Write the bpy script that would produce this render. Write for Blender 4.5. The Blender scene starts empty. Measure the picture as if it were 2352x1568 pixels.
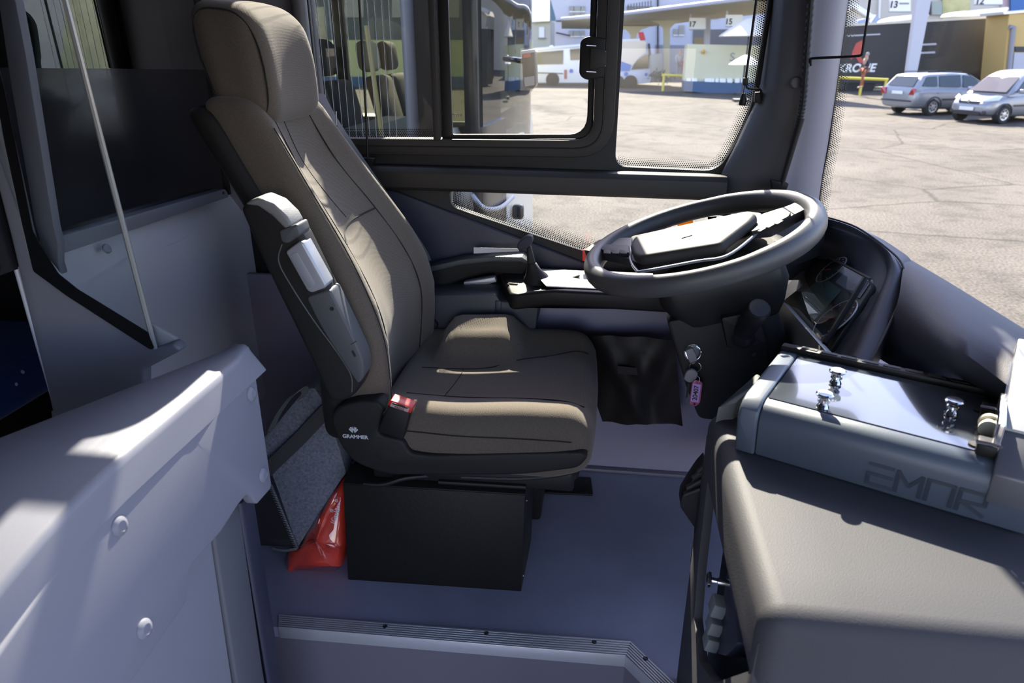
import bpy, bmesh, math, random
from mathutils import Vector as V, Matrix, Euler
random.seed(7)
S = bpy.context.scene
COL = S.collection
R = math.radians
# ------------------------------------------------------------------ camera, world, sun, exposure
FPX, PITCH, YAW, EYE = 1600.0, R(22.8), R(7.5), 1.25      # eye 1.25 m above the raised cab floor (z = 0)
cam = bpy.data.cameras.new('camera'); camo = bpy.data.objects.new('camera', cam); COL.objects.link(camo)
camo.location = (0, 0, EYE); camo.rotation_euler = (R(90) - PITCH, 0, YAW)
cam.sensor_width = 36.0; cam.lens = FPX / 2352 * 36; cam.clip_start = .02; cam.clip_end = 500
cam.dof.use_dof = True; cam.dof.focus_distance = 1.7; cam.dof.aperture_fstop = 5.6
S.camera = camo
S.view_settings.view_transform = 'Standard'; S.view_settings.look = 'None'
S.view_settings.gamma = 1.0; S.view_settings.exposure = 0.0
S.view_settings.use_curve_mapping = False
S.cycles.transparent_max_bounces = 32; S.cycles.max_bounces = 10; S.cycles.sample_clamp_indirect = 6.0
S.cycles.caustics_reflective = False
SUN_AZ, SUN_EL = R(-5.8), R(38.5)
W = bpy.data.worlds.new('World'); S.world = W; W.use_nodes = True
nt = W.node_tree; bg = nt.nodes['Background']
sky = nt.nodes.new('ShaderNodeTexSky'); sky.sky_type = 'NISHITA'; sky.sun_disc = False
sky.sun_elevation = SUN_EL; sky.sun_rotation = SUN_AZ; sky.altitude = 300; sky.dust_density = .8; sky.ozone_density = 1.6
wb = nt.nodes.new('ShaderNodeVectorMath'); wb.operation = 'MULTIPLY'; wb.inputs[1].default_value = (1.14, .96, 1.0)   # white balance of the blue sky
nt.links.new(sky.outputs[0], wb.inputs[0]); nt.links.new(wb.outputs[0], bg.inputs[0]); bg.inputs[1].default_value = SKY = 0.80
sl = bpy.data.lights.new('sun', 'SUN'); so = bpy.data.objects.new('sun', sl); COL.objects.link(so)
sl.energy = 23.0; sl.angle = R(0.53); sl.color = (1.0, .90, .76)
sd = V((math.sin(SUN_AZ) * math.cos(SUN_EL), math.cos(SUN_AZ) * math.cos(SUN_EL), math.sin(SUN_EL)))
so.rotation_euler = sd.to_track_quat('Z', 'Y').to_euler(); so.location = (5, 10, 12)

# ------------------------------------------------------------------ measuring helpers: photo ray met with a real plane
def _ray(x, y):
    u, v = (x - 1176) / FPX, -(y - 784) / FPX
    d = (u, math.cos(PITCH) + v * math.sin(PITCH), -math.sin(PITCH) + v * math.cos(PITCH))
    c, s = math.cos(YAW), math.sin(YAW)
    return V((c * d[0] - s * d[1], s * d[0] + c * d[1], d[2]))
C0 = V((0, 0, EYE))
def PY(x, y, Y): d = _ray(x, y); return C0 + d * (Y / d.y)
def PX(x, y, X): d = _ray(x, y); return C0 + d * (X / d.x)
def PZ(x, y, Z): d = _ray(x, y); return C0 + d * ((Z - EYE) / d.z)
def LY(pts, Y): return [PY(x, y, Y) for x, y in pts]
def LX(pts, X): return [PX(x, y, X) for x, y in pts]
def LZ(pts, Z): return [PZ(x, y, Z) for x, y in pts]
def lerp(a, b, t): return a + (b - a) * t
def sst(t): t = max(0., min(1., t)); return t * t * (3 - 2 * t)
def interp(tab, x):
    if x <= tab[0][0]: return tab[0][1]
    for (x0, y0), (x1, y1) in zip(tab, tab[1:]):
        if x <= x1: return y0 + (y1 - y0) * sst((x - x0) / (x1 - x0)) if False else y0 + (y1 - y0) * (x - x0) / (x1 - x0)
    return tab[-1][1]
def spline(pts, n=8, closed=False):
    P = [V(p) for p in pts]; out = []; m = len(P)
    rng = range(m) if closed else range(m - 1)
    for i in rng:
        if closed: p0, p1, p2, p3 = P[i - 1], P[i], P[(i + 1) % m], P[(i + 2) % m]
        else: p0, p1, p2, p3 = P[max(i - 1, 0)], P[i], P[i + 1], P[min(i + 2, m - 1)]
        for k in range(n):
            t = k / n
            out.append(.5 * ((2 * p1) + (p2 - p0) * t + (2 * p0 - 5 * p1 + 4 * p2 - p3) * t * t + (3 * p1 - p0 - 3 * p2 + p3) * t ** 3))
    if not closed: out.append(P[-1])
    return out
def rp(pts, r, n=5):
    """round the corners of a planar polygon"""
    P = [V(p) for p in pts]; m = len(P); out = []
    rr = r if isinstance(r, (list, tuple)) else [r] * m
    for i in range(m):
        a, b, c = P[i - 1], P[i], P[(i + 1) % m]
        if rr[i] <= 0: out.append(b); continue
        u, w = (a - b), (c - b); la, lc = u.length, w.length
        k = min(rr[i], la * .48, lc * .48); p, q = b + u * (k / la), b + w * (k / lc)
        for j in range(n + 1):
            t = j / n; out.append((1 - t) ** 2 * p + 2 * t * (1 - t) * b + t * t * q)
    return out

# ------------------------------------------------------------------ materials
MATS = {}
def mat(name, col, rough=.5, metal=0., spec=.5, bump=None, bscale=200., var=0., vscale=3., coat=0., emit=None, aniso=None, trans=0.):
    m = bpy.data.materials.new(name); m.use_nodes = True; n = m.node_tree.nodes; L = m.node_tree.links
    b = n['Principled BSDF']; b.inputs['Base Color'].default_value = (*col, 1); b.inputs['Roughness'].default_value = rough
    b.inputs['Metallic'].default_value = metal; b.inputs['Specular IOR Level'].default_value = spec
    b.inputs['Coat Weight'].default_value = coat
    if trans: b.inputs['Transmission Weight'].default_value = trans
    if emit: b.inputs['Emission Color'].default_value = (*emit[0], 1); b.inputs['Emission Strength'].default_value = emit[1]
    tc = None
    if bump or var: tc = n.new('ShaderNodeTexCoord')
    if var:
        t = n.new('ShaderNodeTexNoise'); t.inputs['Scale'].default_value = vscale; t.inputs['Detail'].default_value = 6
        L.new(tc.outputs['Object'], t.inputs['Vector'])
        r = n.new('ShaderNodeMapRange'); r.inputs[1].default_value = .25; r.inputs[2].default_value = .75
        r.inputs[3].default_value = 1 - var; r.inputs[4].default_value = 1 + var; L.new(t.outputs[0], r.inputs[0])
        x = n.new('ShaderNodeVectorMath'); x.operation = 'SCALE'; x.inputs[0].default_value = col; L.new(r.outputs[0], x.inputs['Scale'])
        L.new(x.outputs[0], b.inputs['Base Color'])
    if bump:
        t = n.new('ShaderNodeTexNoise'); t.inputs['Scale'].default_value = bscale; t.inputs['Detail'].default_value = 3
        L.new(tc.outputs['Object'], t.inputs['Vector'])
        bp = n.new('ShaderNodeBump'); bp.inputs['Strength'].default_value = bump; bp.inputs['Distance'].default_value = .002
        L.new(t.outputs[0], bp.inputs['Height']); L.new(bp.outputs[0], b.inputs['Normal'])
    MATS[name] = m; return m
def glassmat(name, tint=(.9, .93, .9), refl=.05, rough=0.0, dirt=0.0):
    m = bpy.data.materials.new(name); m.use_nodes = True; n = m.node_tree.nodes; L = m.node_tree.links; n.clear()
    o = n.new('ShaderNodeOutputMaterial'); t = n.new('ShaderNodeBsdfTransparent'); t.inputs[0].default_value = (*tint, 1)
    g = n.new('ShaderNodeBsdfGlossy'); g.inputs['Roughness'].default_value = rough
    f = n.new('ShaderNodeFresnel'); ge = n.new('ShaderNodeNewGeometry'); ir = n.new('ShaderNodeMapRange'); ir.inputs[3].default_value = 1.45; ir.inputs[4].default_value = 1 / 1.45; L.new(ge.outputs['Backfacing'], ir.inputs[0]); L.new(ir.outputs[0], f.inputs[0])   # same reflectance on both faces of a pane
    mx = n.new('ShaderNodeMixShader'); mm = n.new('ShaderNodeMath'); mm.operation = 'MULTIPLY'; mm.inputs[1].default_value = refl / .04
    L.new(f.outputs[0], mm.inputs[0]); L.new(mm.outputs[0], mx.inputs[0]); L.new(t.outputs[0], mx.inputs[1]); L.new(g.outputs[0], mx.inputs[2])
    last = mx.outputs[0]
    if dirt:
        tc = n.new('ShaderNodeTexCoord'); mp = n.new('ShaderNodeMapping'); mp.inputs['Scale'].default_value = (60, 60, 3)
        ns = n.new('ShaderNodeTexNoise'); ns.inputs['Scale'].default_value = 1.; ns.inputs['Detail'].default_value = 5
        L.new(tc.outputs['Object'], mp.inputs[0]); L.new(mp.outputs[0], ns.inputs['Vector'])
        r = n.new('ShaderNodeMapRange'); r.inputs[1].default_value = .55; r.inputs[2].default_value = .8; r.inputs[3].default_value = .0015; r.inputs[4].default_value = dirt
        L.new(ns.outputs[0], r.inputs[0])
        d = n.new('ShaderNodeBsdfDiffuse'); d.inputs[0].default_value = (.7, .7, .68, 1); tl = n.new('ShaderNodeBsdfTranslucent'); tl.inputs[0].default_value = (.7, .7, .68, 1)
        ad = n.new('ShaderNodeMixShader'); L.new(d.outputs[0], ad.inputs[1]); L.new(tl.outputs[0], ad.inputs[2])
        m2 = n.new('ShaderNodeMixShader'); L.new(r.outputs[0], m2.inputs[0]); L.new(last, m2.inputs[1]); L.new(ad.outputs[0], m2.inputs[2]); last = m2.outputs[0]
    L.new(last, o.inputs[0]); MATS[name] = m; return m
def fabric(name, c1, c2, scale=330., rot=35, strength=.35):
    m = mat(name, c1, .95, spec=.15); n = m.node_tree.nodes; L = m.node_tree.links; b = n['Principled BSDF']
    tc = n.new('ShaderNodeTexCoord'); mp = n.new('ShaderNodeMapping'); mp.inputs['Rotation'].default_value = (R(rot), R(rot), R(20))
    wv = n.new('ShaderNodeTexWave'); wv.inputs['Scale'].default_value = scale / 3.14; wv.inputs['Distortion'].default_value = .8; wv.inputs['Detail Scale'].default_value = 3
    L.new(tc.outputs['Object'], mp.inputs[0]); L.new(mp.outputs[0], wv.inputs['Vector'])
    ns = n.new('ShaderNodeTexNoise'); ns.inputs['Scale'].default_value = 420; L.new(tc.outputs['Object'], ns.inputs['Vector'])
    ad = n.new('ShaderNodeMath'); ad.operation = 'MULTIPLY'; sw = n.new('ShaderNodeMapRange'); sw.inputs[3].default_value = .72; sw.inputs[4].default_value = 1.0; L.new(wv.outputs['Fac'], sw.inputs[0]); L.new(sw.outputs[0], ad.inputs[0]); L.new(ns.outputs[0], ad.inputs[1])
    mx = n.new('ShaderNodeMix'); mx.data_type = 'RGBA'; mx.inputs[6].default_value = (*c1, 1); mx.inputs[7].default_value = (*c2, 1)
    L.new(ad.outputs[0], mx.inputs[0]); L.new(mx.outputs[2], b.inputs['Base Color'])
    bp = n.new('ShaderNodeBump'); bp.inputs['Strength'].default_value = strength; bp.inputs['Distance'].default_value = .0012
    L.new(ad.outputs[0], bp.inputs['Height']); L.new(bp.outputs[0], b.inputs['Normal'])
    b.inputs['Sheen Weight'].default_value = .15; return m
M_FAB = fabric('seat_fabric', (.070, .058, .046), (.160, .134, .104))
M_FABBLUE = fabric('blue_fabric', (.006, .03, .13), (.012, .055, .22))
M_SEAM = mat('seam_thread', (.012, .012, .012), .9)
M_SHELL = mat('seat_plastic', (.0135, .013, .0125), .6, spec=.3, bump=.15, bscale=500)
M_ARMTOP = mat('armrest_plastic', (.075, .08, .085), .5, bump=.2, bscale=600)
M_SILVER = mat('silver_plastic', (.38, .39, .42), .35, metal=.3)
M_BLACK = mat('black_plastic', (.010, .0098, .010), .48, spec=.3)
M_BLACKM = mat('black_metal', (.010, .0095, .009), .5, spec=.25, bump=.25, bscale=120)
M_RUBBER = mat('black_rubber', (.01, .01, .01), .6)
M_FRAME = mat('window_frame_plastic', (.032, .029, .027), .55, spec=.35, bump=.15, bscale=700)
M_WALLDK = mat('dark_wall_trim', (.018, .0175, .018), .55, spec=.3, bump=.12, bscale=600)
M_NAVY = mat('side_trim', (.030, .032, .055), .5, bump=.15, bscale=500)
M_GATE = mat('gate_plastic', (.205, .207, .245), .42, spec=.35, bump=.08, bscale=700)
M_PANEL = mat('panel_grey', (.23, .235, .275), .42, bump=.05, bscale=600)
M_PILLAR = mat('pillar_grey', (.19, .185, .22), .5, bump=.1, bscale=500)
M_PILLARDK = mat('pillar_dark', (.10, .105, .12), .5, bump=.1, bscale=500)
M_DASH = mat('dash_plastic', (.045, .047, .062), .55, spec=.3, bump=.16, bscale=650)
M_DASHDK = mat('dash_dark', (.011, .011, .011), .55, spec=.3, bump=.12, bscale=600)
M_CONS = mat('console_plastic', (.062, .061, .067), .6, spec=.22, bump=.2, bscale=520)
M_WHEEL = mat('wheel_leather', (.062, .062, .064), .44, spec=.5, bump=.18, bscale=700)
M_HUB = mat('wheel_hub_plastic', (.040, .039, .037), .58, spec=.22, bump=.15, bscale=800)
M_ALU = mat('aluminium', (.62, .63, .65), .42, metal=.55, bump=.2, bscale=90)
M_CHROME = mat('chrome', (.75, .76, .78), .12, metal=1.)
M_SCREW = mat('dark_screw', (.12, .12, .13), .35, metal=1.)
M_GLASS = glassmat('window_glass', (.92, .94, .93), .03, dirt=.006)
M_WGLASS = glassmat('windshield_glass', (.95, .96, .95), .028, dirt=.010)
M_SCREEN = glassmat('screen_glass', (.90, .93, .93), .05)
M_TINT = glassmat('tinted_glass', (.26, .30, .28), .22)
M_CLUST = glassmat('cluster_lens', (.85, .88, .88), .08)
M_DARKPAN = mat('dark_glossy_panel', (.018, .018, .021), .16, spec=.6, bump=.05, bscale=14, coat=.15)
M_FRIT = mat('black_frit', (.006, .006, .007), .35)
M_RED = mat('red_plastic', (.55, .015, .01), .35)
M_TEXT = mat('print_light', (.5, .52, .55), .6)
M_TEXTDK = mat('print_dark', (.015, .015, .02), .6)
M_VINYL = mat('black_vinyl', (.018, .0155, .014), .5, spec=.3, bump=.3, bscale=40)
M_BELT = mat('belt_webbing', (.03, .03, .032), .6, bump=.4, bscale=900)
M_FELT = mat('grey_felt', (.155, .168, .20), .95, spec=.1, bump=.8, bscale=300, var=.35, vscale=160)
M_HEM = mat('hem_thread', (.16, .165, .18), .9)
M_WOOD = mat('wood_ball', (.45, .24, .09), .45)
M_WHITE = mat('white_paint', (.72, .72, .72), .35)
M_PAPER = mat('white_paper', (.7, .7, .7), .8)
def amber():
    return glassmat('amber_glass', (.92, .45, .07), .05)
M_AMBER = amber()

# ------------------------------------------------------------------ mesh builder
class MB:
    def __init__(s): s.bm = bmesh.new()
    def v(s, p): return s.bm.verts.new(p)
    def poly(s, pts):
        vs = [s.v(p) for p in pts]; return s.bm.faces.new(vs)
    def prism(s, pts, vec):
        vec = V(vec); a = [s.v(p) for p in pts]; b = [s.v(V(p) + vec) for p in pts]; n = len(a)
        s.bm.faces.new(a); s.bm.faces.new(list(reversed(b)))
        for i in range(n): s.bm.faces.new((a[i], b[i], b[(i + 1) % n], a[(i + 1) % n]))
        return s
    def plate(s, outer, holes, vec):
        """planar plate with holes, extruded by vec"""
        b = bmesh.new(); loops = []
        for lp in [outer] + list(holes):
            vs = [b.verts.new(p) for p in lp]
            for i in range(len(vs)): b.edges.new((vs[i], vs[(i + 1) % len(vs)]))
        bmesh.ops.triangle_fill(b, use_beauty=True, use_dissolve=False, edges=b.edges[:])
        r = bmesh.ops.extrude_face_region(b, geom=b.faces[:])
        bmesh.ops.translate(b, vec=V(vec), verts=[g for g in r['geom'] if isinstance(g, bmesh.types.BMVert)])
        s.join(b); return s
    def join(s, b):
        mp = {}
        for v in b.verts: mp[v] = s.v(v.co)
        for f in b.faces:
            try: s.bm.faces.new([mp[v] for v in f.verts])
            except ValueError: pass
        b.free()
    def box(s, c, size, rot=None):
        c = V(c); h = V(size) / 2; M = rot.to_matrix() if isinstance(rot, Euler) else (rot or Matrix.Identity(3))
        P = [c + M @ V((x * h.x, y * h.y, z * h.z)) for x in (-1, 1) for y in (-1, 1) for z in (-1, 1)]
        vs = [s.v(p) for p in P]
        for q in ((0, 1, 3, 2), (4, 6, 7, 5), (0, 4, 5, 1), (2, 3, 7, 6), (0, 2, 6, 4), (1, 5, 7, 3)): s.bm.faces.new([vs[i] for i in q])
        return s
    def tube(s, path, r, n=10, closed=False, flat=None):
        P = [V(p) for p in path]; m = len(P); rings = []
        up = None
        for i, p in enumerate(P):
            t = ((P[(i + 1) % m] - P[i - 1]) if closed else (P[min(i + 1, m - 1)] - P[max(i - 1, 0)])).normalized()
            if up is None: up = t.orthogonal().normalized()
            up = (up - t * up.dot(t)).normalized(); w = t.cross(up)
            rr = r[i] if isinstance(r, (list, tuple)) else r
            rings.append([s.v(p + (up * math.cos(2 * math.pi * k / n) + w * math.sin(2 * math.pi * k / n)) * rr) for k in range(n)])
        for i in range(m if closed else m - 1):
            a, b = rings[i], rings[(i + 1) % m]
            sh = 0
            if closed and i == m - 1:
                sh = min(range(n), key=lambda q: (a[0].co - b[q].co).length)
            for k in range(n): s.bm.faces.new((a[k], a[(k + 1) % n], b[(k + 1 + sh) % n], b[(k + sh) % n]))
        if not closed: s.bm.faces.new(list(reversed(rings[0]))); s.bm.faces.new(rings[-1])
        return s
    def loft(s, rings, closed=True, caps=True, loop=False):
        rs = [[s.v(p) for p in r] for r in rings]; n = len(rs[0])
        for a, b in (zip(rs, rs[1:] + rs[:1]) if loop else zip(rs, rs[1:])):
            for k in range(n if closed else n - 1): s.bm.faces.new((a[k], a[(k + 1) % n], b[(k + 1) % n], b[k]))
        if closed and caps and not loop: s.bm.faces.new(list(reversed(rs[0]))); s.bm.faces.new(rs[-1])
        return s
    def lathe(s, o, axis, prof, n=20):
        o = V(o); ax = V(axis).normalized(); u = ax.orthogonal().normalized(); w = ax.cross(u)
        return s.loft([[o + ax * h + (u * math.cos(2 * math.pi * k / n) + w * math.sin(2 * math.pi * k / n)) * max(r, 1e-4) for k in range(n)] for r, h in prof])
    def rbox(s, half, r, fn, seg=(10, 10, 10), rn=4):
        """rounded box whose surface points go through fn (a real deformation)"""
        b = bmesh.new()
        def axis(h, n):
            inner = [(-h + r) + (2 * h - 2 * r) * i / n for i in range(n + 1)]
            e = [r - r * math.cos(.5 * math.pi * i / rn) for i in range(rn)]
            lo = [-h + (r - r * math.sin(.5 * math.pi * (1 - i / rn))) for i in range(rn)]
            return lo + inner + [-x for x in reversed(lo)]
        A = [axis(half[i], seg[i]) for i in range(3)]; cache = {}
        def P(i, j, k):
            key = (i, j, k)
            if key not in cache:
                p = V((A[0][i], A[1][j], A[2][k])); q = V([max(-half[t] + r, min(half[t] - r, p[t])) for t in range(3)]); d = p - q
                if d.length > 1e-9: p = q + d.normalized() * r
                cache[key] = s.v(fn(p))
            return cache[key]
        n = [len(a) - 1 for a in A]
        for i in range(n[0]):
            for j in range(n[1]):
                s.bm.faces.new((P(i, j, 0), P(i, j + 1, 0), P(i + 1, j + 1, 0), P(i + 1, j, 0)))
                s.bm.faces.new((P(i, j, n[2]), P(i + 1, j, n[2]), P(i + 1, j + 1, n[2]), P(i, j + 1, n[2])))
        for i in range(n[0]):
            for k in range(n[2]):
                s.bm.faces.new((P(i, 0, k), P(i + 1, 0, k), P(i + 1, 0, k + 1), P(i, 0, k + 1)))
                s.bm.faces.new((P(i, n[1], k), P(i, n[1], k + 1), P(i + 1, n[1], k + 1), P(i + 1, n[1], k)))
        for j in range(n[1]):
            for k in range(n[2]):
                s.bm.faces.new((P(0, j, k), P(0, j, k + 1), P(0, j + 1, k + 1), P(0, j + 1, k)))
                s.bm.faces.new((P(n[0], j, k), P(n[0], j + 1, k), P(n[0], j + 1, k + 1), P(n[0], j, k + 1)))
        b.free(); return s
    def ball(s, c, rad, nu=12, nv=8):
        c = V(c); rad = V(rad) if not isinstance(rad, (int, float)) else V((rad,) * 3)
        return s.loft([[c + V((rad.x * math.cos(2 * math.pi * k / nu) * math.sin(a), rad.y * math.sin(2 * math.pi * k / nu) * math.sin(a), -rad.z * math.cos(a))) for k in range(nu)]
                       for a in [math.pi * (i + .02) / (nv + .04) for i in range(nv + 1)]])
    def grid(s, rows):
        rs = [[s.v(p) for p in r] for r in rows]
        for a, b in zip(rs, rs[1:]):
            for k in range(len(a) - 1): s.bm.faces.new((a[k], a[k + 1], b[k + 1], b[k]))
        return s
    def solid(s, t):
        """thicken an open surface along its normals"""
        bmesh.ops.recalc_face_normals(s.bm, faces=s.bm.faces[:])
        bmesh.ops.solidify(s.bm, geom=s.bm.faces[:], thickness=t); return s
    def build(s, name, m, parent=None, bevel=0, seg=2, ang=38, label=None, kind=None, cat=None, group=None, sub=0):
        bm = s.bm
        bmesh.ops.recalc_face_normals(bm, faces=bm.faces[:])
        if bevel:
            es = [e for e in bm.edges if len(e.link_faces) == 2 and e.calc_face_angle(0) > R(32)]
            if es: bmesh.ops.bevel(bm, geom=es, offset=bevel, segments=seg, profile=.5, affect='EDGES', clamp_overlap=True)
        off = woff(parent)
        if off.length: bmesh.ops.translate(bm, vec=-off, verts=bm.verts[:])
        me = bpy.data.meshes.new(name); bm.to_mesh(me); bm.free()
        me.polygons.foreach_set('use_smooth', [True] * len(me.polygons)); me.set_sharp_from_angle(angle=R(ang))
        o = bpy.data.objects.new(name, me); COL.objects.link(o); o.data.materials.append(m)
        if parent: o.parent = parent
        elif True:
            # a one-mesh thing keeps its origin at its base
            co = [v.co for v in me.vertices]; b = V((sum(c.x for c in co) / len(co), sum(c.y for c in co) / len(co), min(c.z for c in co)))
            me.transform(Matrix.Translation(-b)); o.location = b
        if sub:
            md = o.modifiers.new('sub', 'SUBSURF'); md.levels = sub; md.render_levels = sub
        tag(o, label, cat, group, kind); return o
def woff(o):
    p = V((0, 0, 0))
    while o: p += o.location; o = o.parent
    return p
def tag(o, label=None, cat=None, group=None, kind=None):
    if label: o['label'] = label
    if cat: o['category'] = cat
    if group: o['group'] = group
    if kind: o['kind'] = kind
    return o
def thing(name, loc, label=None, cat=None, group=None, kind=None):
    o = bpy.data.objects.new(name, None); o.empty_display_size = .05; COL.objects.link(o); o.location = loc
    return tag(o, label, cat, group, kind)
def kids(o): return [c for c in bpy.data.objects if c.parent == o]
def dup(src, loc, label=None, group=None, rz=None):
    r = src.copy(); COL.objects.link(r); r.location = loc
    if rz is not None: r.rotation_euler.z = rz
    for ch in kids(src):
        c = ch.copy(); COL.objects.link(c); c.parent = r
        for g in kids(ch): d = g.copy(); COL.objects.link(d); d.parent = c
    if label: r['label'] = label
    if group: r['group'] = group
    return r
def text(body, name, origin, right, up, size, m, parent=None, ext=.0004, align='CENTER', mirror=False, shear=0., bold=0.):
    cu = bpy.data.curves.new(name, 'FONT'); cu.body = body; cu.size = size; cu.extrude = ext; cu.align_x = align; cu.align_y = 'CENTER'; cu.shear = shear; cu.offset = bold
    o = bpy.data.objects.new(name, cu); COL.objects.link(o); cu.materials.append(m)
    r = V(right).normalized(); u = V(up).normalized(); u = (u - r * r.dot(u)).normalized(); nrm = r.cross(u)
    if mirror: r = -r
    Mx = Matrix((r, u, nrm)).transposed().to_4x4(); Mx.translation = V(origin) - woff(parent)
    o.matrix_world = Mx
    if parent: o.parent = parent; o.matrix_parent_inverse = Matrix.Identity(4); o.matrix_basis = Mx
    return o
# ================================================================== SETTING: the bus shell
WY = 2.0                                                   # inner face of the driver's side window wall
H1 = [V((-.812, WY, 1.012)), V((-.038, WY, 1.018)), V((-.05, WY, 2.15)), V((-.812, WY, 2.15))]
H1 = rp(H1, [.01, .055, .05, .01])
H2 = rp([V((.026, WY, .947)), V((.305, WY, .940)), V((.345, WY, 1.01)), V((.378, WY, 1.115)), V((.386, WY, 1.36)), V((.39, WY, 2.10)), V((.03, WY, 2.10))], [.035, .05, .12, .1, .2, .04, .04])
H3 = rp([V((-.448, WY, .866)), V((-.445, WY, .822)), V((-.039, WY, .697)), V((.16, WY, .650)), V((.33, WY, .76)), V((.335, WY, .866))], [.01, .05, .1, .06, .02, .01])
mb = MB(); mb.plate([V((-1.16, WY, -.75)), V((.40, WY, -.75)), V((.40, WY, 2.30)), V((-1.16, WY, 2.30))], [H1, H2, H3], (0, .035, 0))
mb.build('wall_left', M_WALLDK, bevel=.002, kind='structure')

def frit(edge, inward, rows, pitch=.0056, r0=.0026, taper=1.0):
    """rows of printed dots along an edge polyline; inward = direction pointing into the pane (list or vector)"""
    m = MB()
    E = [V(p) for p in edge]
    L = [0.]
    for a, b in zip(E, E[1:]): L.append(L[-1] + (b - a).length)
    nrm = V(inward[1]); 
    for k in range(rows):
        rr = r0 * (1 - taper * k / rows) ** .6
        s = pitch * .5 * (k % 2)
        while s < L[-1]:
            i = max(j for j in range(len(L)) if L[j] <= s); i = min(i, len(E) - 2)
            t = (s - L[i]) / max(1e-6, L[i + 1] - L[i]); p = E[i].lerp(E[i + 1], t)
            tan = (E[i + 1] - E[i]).normalized(); inn = nrm.cross(tan).normalized()
            if inn.dot(V(inward[0])) < 0: inn = -inn
            c = p + inn * (pitch * .87 * (k + .3))
            u, w = tan * rr, inn * rr
            m.poly([c + u, c + u * .5 + w * .87, c - u * .5 + w * .87, c - u, c - u * .5 - w * .87, c + u * .5 - w * .87])
            s += pitch
    return m
# window_1: fixed rear pane, sliding pane, frame, latch
w1 = thing('window_1', (-.42, WY, 1.0), kind='structure')
fr_out = rp([V((-.86, WY, .968)), V((.018, WY, .972)), V((.012, WY, 2.2)), V((-.86, WY, 2.2))], [.0, .10, .05, 0])
mb = MB(); mb.plate(fr_out, [[p + V((0, 0, .0)) for p in H1]], (0, -.014, 0)); mb.build('frame', M_FRAME, w1, bevel=.003)
gro = rp([V((-.82, WY - .0145, .992)), V((-.012, WY - .0145, .996)), V((-.017, WY - .0145, 1.9))], [0, .075, 0], 8)
MB().tube(gro, .0022, 6).build('frame_groove', M_RUBBER, w1)
MB().box((-.475, WY - .008, 1.58), (.018, .024, 1.14)).build('frame_post', M_FRAME, w1, bevel=.003)
mb = MB(); mb.plate([V((-.464, WY + .004, 1.014)), V((-.039, WY + .004, 1.020)), V((-.05, WY + .004, 2.15)), V((-.464, WY + .004, 2.15))],
                    [rp([V((-.434, WY + .004, 1.026)), V((-.056, WY + .004, 1.032)), V((-.067, WY + .004, 2.12)), V((-.434, WY + .004, 2.12))], [.006, .05, .05, .006])], (0, .012, 0))
mb.build('sliding_frame', M_BLACK, w1, bevel=.002)
MB().box((-.64, WY + .016, 1.58), (.335, .004, 1.14)).build('fixed_pane', M_GLASS, w1)
MB().box((-.25, WY + .010, 1.585), (.42, .004, 1.13)).build('sliding_pane', M_GLASS, w1)
for k in range(13):
    X = PY(907 - 15.6 * k, 250, WY + .012).x
    MB().box((X, WY + .0125, 1.45), (.0011, .001, .88)).build('defroster_line', M_TEXT, w1)
frit([V((-.80, WY + .0125, 1.008)), V((-.486, WY + .0125, 1.012))], (V((0, 0, 1)), V((0, 1, 0))), 6, taper=.45).build('frit_dots', M_FRIT, w1, kind='stuff')
# latch of the sliding pane
lat = MB(); P = LY([(1352, 82), (1392, 88), (1389, 178), (1345, 184), (1330, 172), (1333, 92)], WY - .016)
lat.prism(rp(P, [.012, .004, .004, .012, .012, .012]), (0, .024, 0)); latch = lat.build('latch', M_BLACK, w1, bevel=.003)
MB().prism(LY([(1357, 111), (1378, 112), (1394, 116), (1393, 154), (1377, 156), (1355, 160)], WY - .021), (0, .006, 0)).build('latch_plate', M_FRAME, latch, bevel=.001)
for yy in (104, 164):
    a, b = PY(1347, yy, WY - .024), PY(1369, yy + 1, WY - .024); MB().tube([a, b, b + V((0, .012, 0))], .0016, 6).build('latch_pin', M_CHROME, latch)
for q, (x, y) in enumerate(((1391, 118), (1390, 151))): MB().lathe(PY(x, y, WY - .021), (0, -1, 0), [(.0001, .002), (.0018, .002), (.0024, 0)], 8).build('latch_screw', M_SCREW, latch)
text('IVECO', 'lettering', PY(1050, 264, WY + .0075), (1, 0, 0), (0, 0, 1), .010, M_TEXTDK, w1, mirror=True)
text('IVECO', 'lettering', PY(750, 262, WY + .0135), (1, 0, 0), (0, 0, 1), .010, M_TEXTDK, w1, mirror=True)
MB().box((-.41, WY - .02, 1.82), (.80, .03, .06)).build('transom', M_FRAME, w1, bevel=.004)
# window_2: front quarter pane
w2 = thing('window_2', (.2, WY, .94), kind='structure')
MB().prism([V((.015, WY + .018, .93)), V((.40, WY + .018, .93)), V((.40, WY + .018, 2.12)), V((.015, WY + .018, 2.12))], (0, .004, 0)).build('pane', M_GLASS, w2)
frit([V((.03, WY + .0175, .95)), V((.06, WY + .0175, .943)), V((.30, WY + .0175, .938))], (V((0, 0, 1)), V((0, 1, 0))), 6).build('frit_dots', M_FRIT, w2, kind='stuff')
frit([V((.30, WY + .0174, .942)), V((.325, WY + .0174, .965)), V((.345, WY + .0174, 1.01)), V((.378, WY + .0174, 1.115)), V((.386, WY + .0174, 1.3)), V((.388, WY + .0174, 1.45))], (V((-1, 0, 0)), V((0, 1, 0))), 6).build('frit_dots', M_FRIT, w2, kind='stuff')
MB().prism(LY([(1398, 0), (1426, 0), (1411, 385), (1404, 300), (1392, 296)], WY + .008), (0, .008, 0)).build('pane_border', M_FRIT, w2)
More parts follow.
